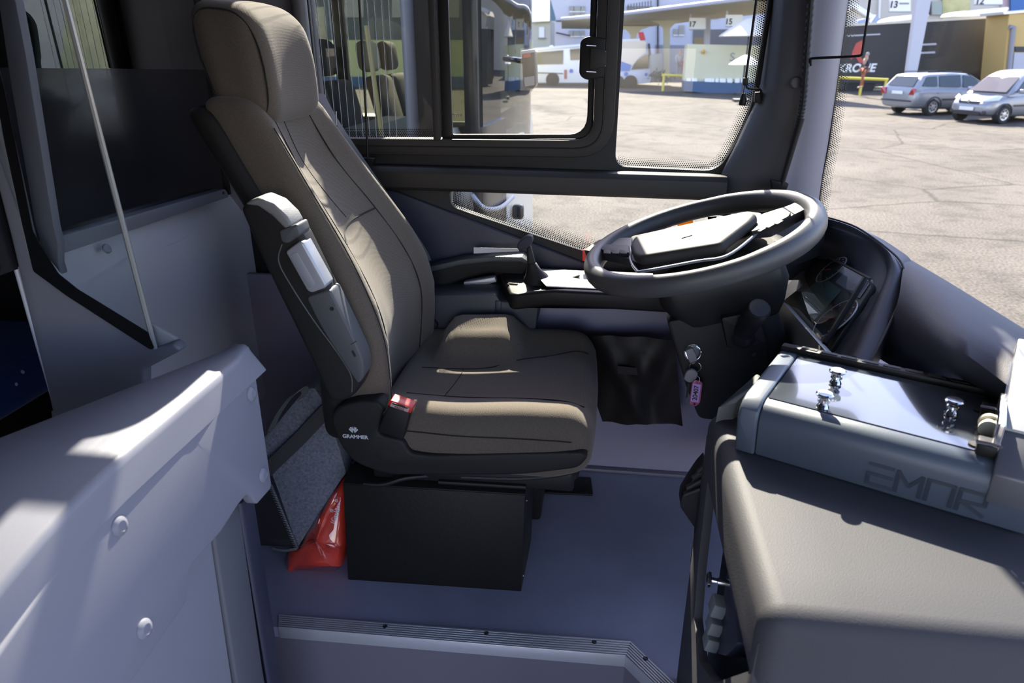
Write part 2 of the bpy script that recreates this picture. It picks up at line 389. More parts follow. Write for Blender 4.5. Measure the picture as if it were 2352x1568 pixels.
# window_3: low triangular pane
w3 = thing('window_3', (-.1, WY, .68), kind='structure')
MB().prism([V((-.47, WY + .018, .88)), V((-.47, WY + .018, .81)), V((-.04, WY + .018, .68)), V((.17, WY + .018, .63)), V((.36, WY + .018, .75)), V((.36, WY + .018, .88))], (0, .004, 0)).build('pane', M_GLASS, w3)
frit([V((-.438, WY + .0175, .864)), V((-.443, WY + .0175, .825)), V((-.40, WY + .0175, .806)), V((-.039, WY + .0175, .699)), V((.16, WY + .0175, .652))], (V((.5, 0, 1)), V((0, 1, 0))), 9).build('frit_dots', M_FRIT, w3, kind='stuff')
# sill rail between the windows
rail = [V((0, 1.942, .874)), V((0, 1.930, .884)), V((0, 1.930, .925)), V((0, 1.944, .938)), V((0, 2.0, .938)), V((0, 2.0, .872))]
MB().loft([[p + V((x, 0, dz)) for p in rail] for x, dz in ((-.86, .006), (-.3, .002), (.325, -.004))]).build('trim_1', M_FRAME, kind='structure', bevel=.002)

# A-pillar: loft of horizontal-ish rows measured on the photo
rows = []
for pts in ([(1780, -160), (1815, -160), (1868, -160), (1880, -160), (1925, -160), (1952, -160)],
            [(1773, 0), (1803, 0), (1856, 0), (1868, 0), (1910, 0), (1936, 0)],
            [(1762, 110), (1793, 110), (1846, 110), (1858, 110), (1896, 110), (1921, 110)],
            [(1748, 222), (1782, 222), (1834, 222), (1846, 222), (1880, 222), (1906, 222)],
            [(1700, 330), (1772, 330), (1818, 330), (1830, 330), (1864, 330), (1890, 330)],
            [(1665, 402), (1765, 402), (1800, 402), (1812, 402), (1850, 402), (1877, 402)],
            [(1664, 470), (1758, 470), (1786, 470), (1800, 470), (1840, 470), (1868, 470)],
            [(1660, 640), (1745, 640), (1770, 640), (1785, 640), (1822, 640), (1852, 640)]):
    Ys = (1.965, 1.90, 1.875, 1.878, 1.885, 1.935)
    r = [PY(x, y, Y) for (x, y), Y in zip(pts, Ys)]
    rows.append([r[0] + V((.0, .05, 0))] + r + [r[-1] + V((.01, .08, 0))])
for nm, i0, i1, m in (('trim_2', 0, 3, M_PILLARDK), ('trim_3', 3, 7, M_PILLAR)):
    mb = MB(); sub = [spline(r[i0:i1 + 1], 4) for r in rows]; mb.grid(sub); mb.solid(-.012); mb.build(nm, m, kind='structure', ang=60)
# covering cap on the dark pillar trim
pc = PY(1829, 190, 1.872); MB().lathe(pc, (0, -1, .1), [(.0135, -.006), (.0135, .002), (.0115, .004), (.0001, .004)], 20).build('trim_4', M_PILLARDK, kind='structure', bevel=.0006)

# windshield: bent pane with a black printed edge, dots, and the ground beyond
w4 = thing('window_4', (.9, 1.0, .6), kind='structure')
plan = spline([(.545, 1.965, 0), (.62, 1.88, 0), (.72, 1.66, 0), (.85, 1.15, 0), (.92, .5, 0), (.93, 0, 0), (.88, -.5, 0)], 5)
mb = MB(); mb.grid([[p + V((-.0 * z, 0, z)) for p in plan] for z in (.62, .95, 1.4, 2.29)]); mb.solid(.005); mb.build('pane', M_WGLASS, w4, ang=60)
eL = [PY(x, y, 1.955) for x, y in ((1952, -160), (1936, 0), (1906, 222), (1890, 330), (1877, 402), (1866, 520))]
eR = [PY(x, y, 1.935) for x, y in ((1966, -160), (1950, 0), (1921, 222), (1906, 330), (1890, 410), (1876, 520))]
mb = MB(); mb.grid([[a, b] for a, b in zip(eL, eR)]); mb.solid(.003); mb.build('pane_border', M_FRIT, w4)
eD = [p + (p - q).normalized() * .001 for p, q in zip(eR, eL)]
frit(eD, (V((1, 0, 0)), V((.25, -1, 0))), 6, pitch=.0054, r0=.0024, taper=.9).build('frit_dots', M_FRIT, w4, kind='stuff')

# lower side wall behind the seat and trim panel with its lip
MB().box((-.15, 1.945, .30), (2.1, .02, .62)).build('wall_left.001', MATS.get('lower_wall') or mat('lower_wall', (.27, .25, .33), .5, bump=.12, bscale=500), kind='structure', bevel=.002)
tp = rp(LY([(868, 434), (905, 438), (960, 459), (1350, 607), (1395, 621), (1500, 648), (1500, 700), (860, 720)], 1.985), [.02, .03, .04, .05, .03, 0, 0, 0])
mb = MB().prism(tp, (0, .0145, 0)); mb.build('trim_5', M_NAVY, kind='structure', bevel=.005, seg=3)

# cab floor with its step nosing, aisle floor
front = [PZ(640, 1440, 0), PZ(1437, 1506, 0)]; diag = PZ(1500, 1568, 0)
far = front[1] + (diag - front[1]) * 4
fl = [V((-1.25, front[0].y - .02, 0)), front[0], front[1], far, V((1.0, far.y, 0)), V((1.0, 2.0, 0)), V((-1.25, 2.0, 0))]
M_FLOOR = mat('vinyl_floor', (.27, .275, .36), .48, spec=.5, bump=.25, bscale=420, var=.12, vscale=6)
def speckle(m):
    n = m.node_tree.nodes; L = m.node_tree.links; b = n['Principled BSDF']; tc = n.new('ShaderNodeTexCoord')
    vz = n.new('ShaderNodeTexVoronoi'); vz.inputs['Scale'].default_value = 230; L.new(tc.outputs['Object'], vz.inputs['Vector'])
    lt = n.new('ShaderNodeMath'); lt.operation = 'LESS_THAN'; lt.inputs[1].default_value = .13; L.new(vz.outputs[0], lt.inputs[0])
    src = b.inputs['Base Color'].links[0].from_socket; mx = n.new('ShaderNodeMix'); mx.data_type = 'RGBA'; L.new(lt.outputs[0], mx.inputs[0]); L.new(src, mx.inputs[6]); mx.inputs[7].default_value = (.22, .23, .26, 1); L.new(mx.outputs[2], b.inputs['Base Color'])
speckle(M_FLOOR)
M_RISER = mat('riser_grey', (.14, .13, .16), .5, bump=.1, bscale=500)
MB().prism(fl, (0, 0, -.03)).build('floor', M_FLOOR, kind='structure')
MB().prism([p + V((0, .004, -.03)) for p in fl], (0, 0, -.22)).build('floor.001', M_RISER, kind='structure')
MB().box((-1.0, .2, -.27), (6.0, 2.2, .04)).build('floor.002', M_FLOOR, kind='structure')
# floor seam strip along the side wall
MB().box((.1, 1.925, .006), (1.7, .025, .012)).build('baseboard_left', M_RISER, kind='structure', bevel=.004)
b0, b1 = PZ(640, 1413, 0), PZ(1448, 1474, 0); dn = (diag - front[1]).normalized()
b2 = b1 + dn * .5; f2 = front[1] + dn * .5
nose = thing('trim_6', (-.3, front[0].y, 0), kind='structure')
def quad_strip(a0, a1, c0, c1, name):
    m = MB(); n = 6
    for k in range(n):
        t0, t1 = (k + .08) / n, (k + .80) / n
        q = [a0.lerp(c0, t0), a1.lerp(c1, t0), a1.lerp(c1, t1), a0.lerp(c0, t1)]
        MB().prism([p + V((0, 0, .0018)) for p in q], (0, 0, .0022)).build('rib', M_ALU, nose, bevel=.0005, seg=1)
    m.prism([a0, a1, c1, c0], (0, 0, .0018)); m.build('tread', M_ALU, nose)
    dv = ((c1 - c0).cross(V((0, 0, 1)))).normalized()
    if dv.dot(c0 - a0) < 0: dv = -dv
    m = MB(); m.prism([c0 + V((0, 0, .004)), c1 + V((0, 0, .004)), c1 + V((0, 0, -.030)), c0 + V((0, 0, -.030))], dv * .003); m.build('lip', M_ALU, nose, bevel=.001)
quad_strip(b0, b1, front[0], front[1], 'nose'); quad_strip(b1, b2, front[1], f2, 'nose_diagonal')
for x, y in ((884, 1438), (1117, 1454), (1365, 1474), (1483, 1512)):
    MB().lathe(PZ(x, y, .004), (0, 0, 1), [(.0055, -.002), (.0055, .001), (.003, .0022), (.0015, .001), (.0001, .001)], 10).build('screw', M_SCREW, nose)

# rear partition of the cab: panel, rail, dark pane, tinted glass, corner post
XB = -1.11
pn = [PX(120, 592, XB), PX(525, 456, XB), PX(548, 440, XB)]
mb = MB(); zc = .79; yc0, yc1 = 1.15, 2.0
A = V((XB, yc0, .868)); B = V((XB, yc1, .850))
C = V((XB + .035, 1.62, .795)); D = V((XB + .03, yc1, .80)); E_ = V((XB + .03, 1.42, .79)); F = V((XB, yc0, .77))
mb.poly([A, B, D, C, E_, F]); lo = [V((XB + .03, yc1, .2)), V((XB + .03, 1.70, .15)), V((XB + .012, 1.5, .15)), V((XB, yc0, .15))]
mb.poly([D, lo[0], lo[1], C]); mb.poly([C, lo[1], lo[2], E_]); mb.poly([E_, lo[2], lo[3], F])
bmesh.ops.remove_doubles(mb.bm, verts=mb.bm.verts[:], dist=1e-5); mb.solid(-.01)
mb.build('wall_back', mat('back_panel_lit', (.58, .59, .65), .42, bump=.05, bscale=600), kind='structure', bevel=.006, seg=3)  # gate plastic, lightened for the stronger light on this wall
mb = MB(); ra, rb = PX(122, 548, XB + .03), PX(518, 433, XB + .03); rc, rd = PX(527, 452, XB + .03), PX(122, 590, XB + .03)
mb.prism(rp([ra, rb, rc, rd], [.004, .012, .012, .004]), (-.04, 0, 0)); tr = mb.build('trim_7', M_PANEL, kind='structure', bevel=.004)
MB().lathe(PX(513, 443, XB + .031), (1, 0, 0), [(.004, -.002), (.004, .0015), (.0001, .0015)], 10).build('screw', M_SCREW, tr)
MB().lathe(PX(247, 570, XB + .034), (1, 0, .5), [(.011, -.004), (.011, .0), (.009, .002), (.0001, .002)], 16).build('trim_8', M_PANEL, kind='structure')
w5 = thing('window_5', (XB, 1.6, .9), kind='structure')
MB().prism([V((XB, 1.10, .86)), V((XB, 1.945, .85)), V((XB, 1.955, 1.196)), V((XB, 1.10, 1.222))], (-.006, 0, 0)).build('lower_pane', M_DARKPAN, w5)
MB().prism([V((XB, 1.10, 1.222)), V((XB, 1.955, 1.196)), V((XB, 1.955, 1.95)), V((XB, 1.10, 1.95))], (-.006, 0, 0)).build('upper_pane', M_TINT, w5)
MB().tube([PX(222, 0, XB + .003) + V((0, 0, .3)), PX(222, 0, XB + .003), PX(258, 156, XB + .003)], .0022, 6).build('pane_joint', M_RUBBER, w5)
MB().box((XB, 1.952, 1.4), (.014, .014, 1.1)).build('seal', M_RUBBER, w5)
MB().prism([V((XB - .02, 1.958, .80)), V((-.86, 1.985, .80)), V((-.86, 1.985, 2.2)), V((XB - .02, 1.958, 2.2))], (0, .016, 0)).build('trim_9', M_PILLAR, kind='structure', bevel=.003)
MB().tube([V((-.83, 1.965, .95)), V((-.833, 1.965, 2.2))], .022, 10).build('trim_10', M_PILLARDK, kind='structure')

# side partition with glass screen towards the aisle
YP = 1.15
wp = LY([(20, 534), (-20, 380), (-60, 210), (-28, 200), (10, 330), (53, 520), (77, 621), (153, 676), (350, 802), (398, 788), (415, 806), (330, 850), (330, 960), (122, 960)], YP)
mb = MB().prism(wp, (0, .03, 0)); mb.build('wall_side', M_PANEL, kind='structure', bevel=.007, seg=3)
MB().prism(LY([(118, 944), (330, 944), (330, 1600), (180, 1600)], YP + .004), (0, .025, 0)).build('wall_side.001', M_PANEL, kind='structure')
sc = thing('window_6', PY(220, 700, YP), kind='structure')
gl = LY([(-60, 200), (-90, 0), (-110, -200), (102, -200), (150, 0), (250, 390), (352, 792), (153, 676), (77, 621), (53, 520)], YP - .004)
MB().prism(gl, (0, .008, 0)).build('pane', M_SCREEN, sc)
MB().tube([PY(104, -190, YP), PY(150, 0, YP), PY(250, 390, YP), PY(348, 770, YP), PY(356, 800, YP)], .0052, 8).build('pane_edge', mat('glass_edge', (.30, .31, .30), .15, spec=.8), sc)
bandp = rp(LY([(-10, 210), (-28, 130), (-12, 110), (10, 200), (50, 400), (76, 530), (96, 566), (135, 628), (180, 664), (340, 762), (355, 800), (345, 802), (153, 678), (77, 622), (53, 520), (12, 330)], YP - .0048), .004, 2)
MB().prism(bandp, (0, -.0012, 0)).build('pane_border', M_FRIT, sc)
sA = LY([(-15, -200), (18, -160), (35, 0), (60, 130), (123, 520), (133, 560), (133, 606), (141, 632), (100, 580), (80, 520), (25, 200), (-5, 0), (-40, -200)], YP + .03)
MB().prism(sA, (0, .02, 0)).build('trim_11', M_PILLAR, kind='structure', bevel=.003)
MB().prism(LY([(344, 742), (405, 780), (362, 800), (340, 770)], YP + .012), (0, .01, 0)).build('trim_12', M_ALU, kind='structure', bevel=.002)
text('IVECO', 'lettering', PX(44, 88, XB + .004) , (0, 1, 0), (0, 0, 1), .012, M_TEXTDK, w5, mirror=True)

# body outside the frame: roof, passenger side wall, rear and right side (they shade the cab)
mb = MB(); mb.plate([V((-3.4, -.55, 2.28)), V((.95, -.55, 2.28)), V((.95, 2.06, 2.28)), V((-3.4, 2.06, 2.28))], [], (0, 0, .05)); mb.build('ceiling', M_PANEL, kind='structure')
mb = MB(); mb.plate([V((-3.4, WY, -.75)), V((-1.165, WY, -.75)), V((-1.165, WY, 2.3)), V((-3.4, WY, 2.3))], [[V((-3.2, WY, 1.0)), V((-1.25, WY, 1.0)), V((-1.25, WY, 1.9)), V((-3.2, WY, 1.9))]], (0, .035, 0)); mb.build('wall_left.002', M_WALLDK, kind='structure')
MB().box((-2.22, WY + .02, 1.45), (1.97, .004, .92)).build('window_7', M_TINT, kind='structure')
MB().box((-3.42, .75, .9), (.04, 2.6, 2.9)).build('wall_rear', M_WALLDK, kind='structure')
mb = MB(); mb.plate([V((-3.4, -.56, -.75)), V((.95, -.56, -.75)), V((.95, -.56, 2.3)), V((-3.4, -.56, 2.3))],
    [[V((-.55, -.56, -.70)), V((.50, -.56, -.70)), V((.50, -.56, 1.25)), V((-.55, -.56, 1.25))]], (0, .03, 0))
mb.build('wall_right', M_PANEL, kind='structure')
mb = MB(); mb.grid([[p + V((-d, 0, z)) for p in plan] for z, d in ((1.68, .01), (1.70, .16), (2.28, .22))]); mb.solid(-.01); mb.build('trim_14', M_DASHDK, kind='structure')
# ================================================================== DRIVER'S SEAT
YC = 1.562
seat = thing('driver_seat', (-.38, YC, .0), 'dark woven fabric driver seat with headrest and folded near armrest on black pedestal', 'seat')
# --- backrest: real curved cushion, front profile and half width by height
FX = [(.40, -.462), (.50, -.455), (.58, -.448), (.66, -.448), (.74, -.466), (.82, -.503), (.90, -.552), (.98, -.603), (1.06, -.653), (1.16, -.712)]
FW = [(.40, .215), (.50, .238), (.60, .252), (.68, .256), (.76, .250), (.84, .234), (.92, .213), (1.0, .194), (1.08, .178), (1.16, .168)]
def fx(z): return interp(FX, z)
def fw(z): return interp(FW, z)
BH, BT = .375, .066
def back_map(p, out=0.):
    # p: x = forward thickness, y = width (unit half .25), z = height (half BH)
    z = .785 + p.z; a = p.y / .25; w = fw(z); t = p.x / BT
    rec = .056 * (1 - min(1, abs(a) / .84) ** 2) * max(0, t) * (1 - .5 * sst((z - 1.0) / .15))
    lum = .012 * math.exp(-((z - .66) / .09) ** 2) * (1 - sst((abs(a) - .3) / .4)) * max(0, t)
    x = fx(z) + (p.x - BT) * 1.0 - rec + lum + out
    return V((x, YC + a * w, z))
mb = MB(); mb.rbox((BT, .25, BH), .045, back_map, seg=(3, 22, 26), rn=4); bk = mb.build('backrest', M_FAB, seat, ang=70)
def bseam(path, name='seam', r=.0016):
    P = spline([V((0, 0, 0)) + back_map(V((BT, a * .25, z - .785)), .0006) for a, z in path], 5); MB().tube(P, r, 6).build(name, M_SEAM, bk)
bseam([(-.56, 1.135), (-.57, 1.0), (-.60, .88), (-.62, .76), (-.63, .66), (-.62, .55), (-.6, .45)])
bseam([(.50, 1.135), (.52, 1.0), (.57, .88), (.60, .76), (.62, .66), (.62, .55), (.6, .45)])
bseam([(-.18, 1.11), (-.16, 1.02), (-.10, .94), (-.02, .885)], r=.001)
bseam([(-.6, .855), (-.3, .868), (0, .873), (.3, .876), (.57, .88)], r=.0022)
bseam([(-.885, 1.10), (-.90, .98), (-.905, .84), (-.905, .70), (-.90, .58), (-.88, .47)], r=.0014)
# --- rear shell of the backrest
def shell_map(p):
    z = .785 + p.z; a = p.y / .25; return V((fx(z) - .120 + p.x - .03 * (1 - a * a) , YC + a * (fw(z) + .012), z - .01))
MB().rbox((.032, .25, .365), .03, shell_map, seg=(2, 8, 16)).build('back_shell', M_SHELL, seat, ang=70)
# --- headrest
HC = V((-.762, YC, 1.222))
def head_map(p, k=1.0):
    t = p.z / .115; y = p.y * (1 - .06 * t * t); x = p.x * (1 + .05 * t) - .016 * t - (.012 * max(0, 1 - (p.y / .125) ** 2) * (1 - .5 * abs(t)) + .020 * t * t - .006) * max(0, p.x / .076)
    z = p.z + .010 * (1 - (p.y / .14) ** 2) * (1 if p.z > 0 else 0) - .02 * (p.x / .07) * (1 if p.z < 0 else .35)
    return HC + V((x, y, z)) * k
mb = MB(); mb.rbox((.076, .143, .112), .048, head_map, seg=(6, 10, 8), rn=6); hd = mb.build('headrest', M_FAB, seat, ang=75)
ring = []
for k in range(40):
    a = 2 * math.pi * k / 40; s_, c_ = math.sin(a), math.cos(a)
    sx = math.copysign(abs(c_) ** .62, c_) * .064; sz = math.copysign(abs(s_) ** .62, s_) * .100
    q = V((sx, -.1315, sz)); ring.append(head_map(q))
MB().tube(ring, .0018, 6, closed=True).build('seam', M_SEAM, hd)
MB().box((-.752, YC - .06, 1.12), (.014, .014, .06)).build('headrest_post', M_BLACK, seat); MB().box((-.752, YC + .06, 1.12), (.014, .014, .06)).build('headrest_post', M_BLACK, seat)
# --- cushion
def cush_map(p):
    u = (p.x + .26) / .52            # 0 rear .. 1 front
    a = p.y / .265; t = p.z / .065
    x = -.505 + .515 * u - .012 * a * a * sst((u - .6) / .4)
    w = .262 * (1 + .04 * sst((u - .15) / .35) - .02 * sst((u - .8) / .2))
    z = .432 + p.z
    if t > 0:
        up = t * (.028 * sst((abs(a) - .42) / .4) - .006)
        up += t * .072 * sst((a - .16) / .22) * (1 - .8 * sst((a - .66) / .3)) * math.exp(-((u - .385) / .205) ** 8)          # raised far wing
        up += t * (.012 * sst((u - .3) / .45) - .03 * sst((u - .82) / .22) ** 2)
        z += up
    if t < 0: z += .02 * sst((u - .8) / .2) * -t
    return V((x, YC + a * w, z))
mb = MB(); mb.rbox((.26, .265, .065), .04, cush_map, seg=(22, 22, 4), rn=4); cu = mb.build('seat_cushion', M_FAB, seat, ang=70)
def cseam(path, r=.0015):
    P = spline([cush_map(V((-.26 + .52 * u, a * .265, .0655))) for u, a in path], 6); MB().tube(P, r, 6).build('seam', M_SEAM, cu)
cseam([(.12, .10), (.3, .11), (.45, .14), (.6, .26), (.75, .42), (.88, .53), (.95, .56)])
cseam([(.12, -.46), (.3, -.48), (.5, -.5), (.7, -.52), (.86, -.56), (.95, -.58)])
cseam([(.30, -.47), (.32, -.2), (.33, 0), (.33, .1)], r=.0009)
cs = [cush_map(V((-.26 + .52 * u, -.2652, .030))) + V((0, -.0004, 0)) for u in [.12 + .8 * k / 12 for k in range(13)]]
MB().tube(cs, .0013, 6).build('seam', M_SEAM, cu)
# --- near side cover with the maker's mark
YS = 1.285
cov = rp(LY([(757, 960), (775, 934), (822, 920), (868, 922), (884, 938), (868, 998), (925, 1012), (940, 1040), (985, 1046), (1336, 1038), (1352, 1050), (1330, 1076), (1200, 1092), (890, 1092), (812, 1064), (778, 1020)], YS),
         [.02, .02, .02, .01, .006, .012, .01, .012, .02, .01, .01, .02, .05, .03, .03, .03])
mb = MB().prism(cov, (0, .05, 0)); sidec = mb.build('side_cover', M_SHELL, seat, bevel=.008, seg=3)
MB().prism(cov_far := [p + V((0, .50, 0)) for p in cov], (0, .04, 0)).build('side_cover', M_SHELL, seat, bevel=.006)
MB().lathe(PY(880, 1044, YS), (0, -1, 0), [(.0165, -.001), (.0165, .0006), (.0150, .0009), (.0001, .0009)], 24).build('cover_plug', M_SHELL, sidec)
MB().prism(rp(LY([(838, 922), (872, 932), (884, 948), (866, 975), (846, 958)], YS + .004), .004), (0, .03, 0)).build('recline_tab', M_ARMTOP, seat, bevel=.003)
lg = PY(816, 1003, YS - .0004)
text('GRAMMER', 'lettering', lg, (1, 0, 0), (0, 0, 1), .0125, M_TEXT, sidec, bold=.0004)
ctr = PY(812, 988, YS - .0004); mb = MB()
for sgn in (-1, 1):                                        # round emblem: disc cut by three fanning furrows on each side
    for k in range(3):
        a0, a1 = R(100 - k * 34) , R(100 - k * 34 - 24)
        arc = [ctr + V((sgn * math.cos(a) * .0105, 0, math.sin(a) * .0095)) for a in [a0 + (a1 - a0) * j / 4 for j in range(5)]]
        mb.prism(arc + [ctr + V((sgn * (.002 + .0005 * k), 0, -.004 - .0012 * k)), ctr + V((sgn * .0012, 0, -.0028 - .001 * k))], (0, -.0004, 0))
mb.build('emblem', M_TEXT, sidec)
# --- base frame, bellows, cables, mounting plate
MB().box((-.27, YC, .345), (.47, .46, .05)).build('seat_frame', M_BLACK, seat, bevel=.008)
bel = MB()
prof = [(.30, .0), (.318, .012), (.312, .022), (.324, .032), (.314, .04), (.33, .05)]
bel.loft([rp([V((-.26 + sx * h * .74, YC + sy * h * .60, .310 + z)) for sx, sy in ((-1, -1), (1, -1), (1, 1), (-1, 1))], .04, 4) for h, z in prof]); bel.build('bellows', M_RUBBER, seat, ang=60)
for k, (dy, dz) in enumerate(((0, 0), (.012, .014), (.022, .028))):
    MB().tube(spline([PY(1060, 1095, YS + .05) + V((0, dy, dz)), PY(1200, 1098, YS + .05) + V((0, dy, dz)), PY(1300, 1086, YS + .05) + V((0, dy, dz)), PY(1336, 1066, YS + .06) + V((0, dy, dz)), PY(1346, 1036, YS + .07) + V((0, dy, dz))], 6), .006, 8).build('cable', M_RUBBER, seat)
mp = LZ([(1215, 1132), (1362, 1139), (1357, 1099), (1240, 1094)], .0)
pl_ = MB().prism(rp(mp, .006), (0, 0, .006)).build('mounting_plate', M_BLACKM, seat, bevel=.001)
for x, y in ((1265, 1118), (1302, 1121)):
    q = PZ(x, y, .006); MB().lathe(q, (0, 0, 1), [(.013, 0), (.013, .003), (.009, .003), (.009, .011), (.005, .012), (.005, .017), (.0001, .017)], 8).build('bolt', M_CHROME, pl_)
for x, y in ((1347, 1105), (1347, 1132), (1228, 1128)): MB().lathe(PZ(x, y, .006), (0, 0, 1), [(.006, 0), (.006, .001), (.0001, .001)], 10).build('plate_hole', M_RUBBER, pl_)
MB().box((-.30, 1.70, .16), (.34, .20, .26)).build('pedestal', M_BLACKM, seat, bevel=.01)
# --- folded near armrest
YA = 1.245
arm = rp(LY([(549, 480), (566, 462), (590, 455), (625, 472), (655, 500), (672, 522), (690, 534), (752, 660), (800, 752), (832, 822), (838, 862), (822, 900), (796, 922), (756, 926), (700, 800), (620, 640)], YA),
         [.02, .02, .02, .03, .03, .01, .01, .03, .05, .03, .03, .03, .03, .03, .06, .06])
mb = MB().prism(arm, (0, .055, 0)); armo = mb.build('armrest', M_SHELL, seat, bevel=.012, seg=4)
top_ = rp(LY([(556, 472), (572, 458), (592, 453), (628, 468), (658, 497), (671, 520), (650, 538), (618, 560), (600, 520)], YA - .001), [.01, .015, .02, .03, .02, .01, .02, .03, .02])
MB().prism(LY([(560, 470), (575, 459), (592, 453), (628, 468), (658, 497), (671, 520), (655, 528), (625, 497), (592, 474)], YA - .003), (0, .060, 0)).build('armrest_pad', mat('armrest_pad_grey', (.19, .19, .19), .55, bump=.3, bscale=500), armo, bevel=.006, seg=3)
MB().prism(rp(LY([(640, 530), (682, 514), (690, 540), (660, 560), (646, 556)], YA - .006), .006), (0, .05, 0)).build('grip_collar', M_ARMTOP, armo, bevel=.006, seg=3)
gp = LY([(655, 578), (686, 555), (695, 556), (750, 655), (746, 662), (715, 673), (705, 668)], YA - .010)
gr = MB().prism(rp(gp, [.006, .004, .006, .008, .008, .012, .008]), (0, .040, 0)).build('recline_grip', M_SILVER, armo, bevel=.007, seg=3)
MB().prism(rp(LY([(663, 588), (680, 577), (726, 655), (712, 664)], YA - .0115), .008), (0, .004, 0)).build('grip_recess', mat('grip_recess_grey', (.27, .28, .31), .4), gr, bevel=.001)
MB().prism(rp(LY([(702, 682), (757, 664), (808, 768), (835, 828), (836, 866), (822, 884), (780, 820), (735, 750)], YA - .004), [.01, .01, .05, .03, .02, .02, .05, .05]), (0, .052, 0)).build('arm_side', M_ARMTOP, armo, bevel=.010, seg=3)
for x, y in ((762, 709), (676, 541)): MB().lathe(PY(x, y, YA - .005), (0, -1, 0), [(.0042, -.002), (.0042, .0008), (.0001, .0004)], 10).build('screw_hole', M_RUBBER, armo)
MB().prism(LY([(807, 806), (811, 804), (818, 817), (814, 820)], YA - .0045), (0, -.0006, 0)).build('slot', M_RUBBER, armo)
MB().tube([PY(806, 791, YA - .0042), PY(819, 783, YA - .0042)], .0007, 5).build('slot', M_RUBBER, armo)
MB().tube(spline(LY([(648, 560), (640, 600), (668, 655), (720, 735), (775, 810), (806, 862), (808, 900)], YA - .001), 6), .0016, 6).build('edge_line', M_ARMTOP, armo)
# --- far armrest, folded down
fa = rp(LY([(965, 618), (1060, 597), (1130, 590), (1198, 592), (1219, 605), (1216, 622), (1192, 640), (1162, 636), (1130, 627), (1085, 636), (1040, 652), (970, 678)], 1.905), [.0, .05, .05, .02, .012, .012, .02, .02, .03, .05, .03, 0])
far_ = MB().prism(fa, (0, .05, 0)).build('armrest', M_SHELL, seat, bevel=.010, seg=4)
ft = LY([(965, 617), (1060, 596), (1130, 589), (1198, 590), (1220, 604), (1219, 610), (1196, 602), (1130, 601), (1060, 608), (965, 630)], 1.903)
MB().prism(ft, (0, .054, 0)).build('armrest_pad', M_ARMTOP, far_, bevel=.003)
MB().prism(rp(LY([(1064, 648), (1136, 636), (1141, 648), (1068, 664)], 1.897), .004), (0, .03, 0)).build('armrest_adjuster', M_SILVER, far_, bevel=.003)
# --- buckle on its stalk
bq = LY([(893, 924), (944, 940), (925, 1011), (866, 992)], 1.262)
buk = MB().prism(bq, (0, .03, 0)).build('buckle', M_BLACK, seat, bevel=.004)
rt = LY([(890, 930), (897, 919), (948, 936), (943, 950)], 1.258)
b2_ = MB().prism(rt, (0, .032, 0)).build('release_button', M_RED, buk, bevel=.002)
MB().prism(LY([(896, 932), (900, 923), (941, 937), (937, 946)], 1.2575), (0, -.0012, 0)).build('button_face', mat('chrome_red', (.45, .30, .27), .4), b2_)
MB().prism(LY([(901, 924), (940, 936), (934, 938), (902, 928)], 1.256), (0, -.0008, 0)).build('tongue_slot', M_RUBBER, b2_)
text('PRESS', 'lettering', PY(917, 938, 1.2560), PY(944, 946, 1.256) - PY(893, 930, 1.256), (0, 0, 1), .0085, M_TEXTDK, b2_)

# black box below the seat, its front flap and bolts
bx = thing('storage_box', (-.38, 1.42, 0), 'black sheet metal box on the floor under the driver seat', 'box')
bot = [PZ(799, 1331, 0), PZ(1197, 1358, 0)]; zt = .305
tl, tr_ = PY(788, 1112, bot[0].y - .0), PY(1206, 1138, bot[1].y)
th = V((0, .004, 0))
MB().prism([bot[0], bot[1], tr_, tl], th).build('front_panel', M_BLACKM, bx, bevel=.0015)
dpt = V((0, .22, 0))
MB().prism([bot[1] + V((-.004, .002, 0)), tr_ + V((-.004, .002, 0)), tr_ + V((0, .20, .03)), bot[1] + V((0, .2, 0))], (.004, 0, 0)).build('side_panel', M_BLACKM, bx, bevel=.001)
MB().prism([bot[0] + V((0, .002, 0)), tl + V((0, .002, 0)), tl + V((0, .20, .02)), bot[0] + V((0, .2, 0))], (.004, 0, 0)).build('side_panel', M_BLACKM, bx, bevel=.001)
MB().prism([tl, tr_, tr_ + V((.0, .03, .012)), tl + V((0, .06, .016))], (0, .0, .004)).build('top_flange', M_BLACKM, bx, bevel=.001)
MB().tube([PY(1008, 1106, 1.33), PY(1208, 1118, 1.33)], .006, 8).build('slide_rod', M_BLACKM, bx)
MB().tube(spline([PY(836, 1110, 1.31), PY(880, 1112, 1.31), PY(930, 1098, 1.32), PY(990, 1092, 1.34)], 5), .006, 8).build('release_lever', M_BLACK, bx)
for x, y in ((1203, 1164), (1207, 1149), (1199, 1322)): MB().lathe(PY(x, y, bot[1].y + .03), (1, -.3, 0), [(.005, -.01), (.005, .003), (.002, .006), (.0001, .006)], 8).build('bolt', M_SCREW, bx)

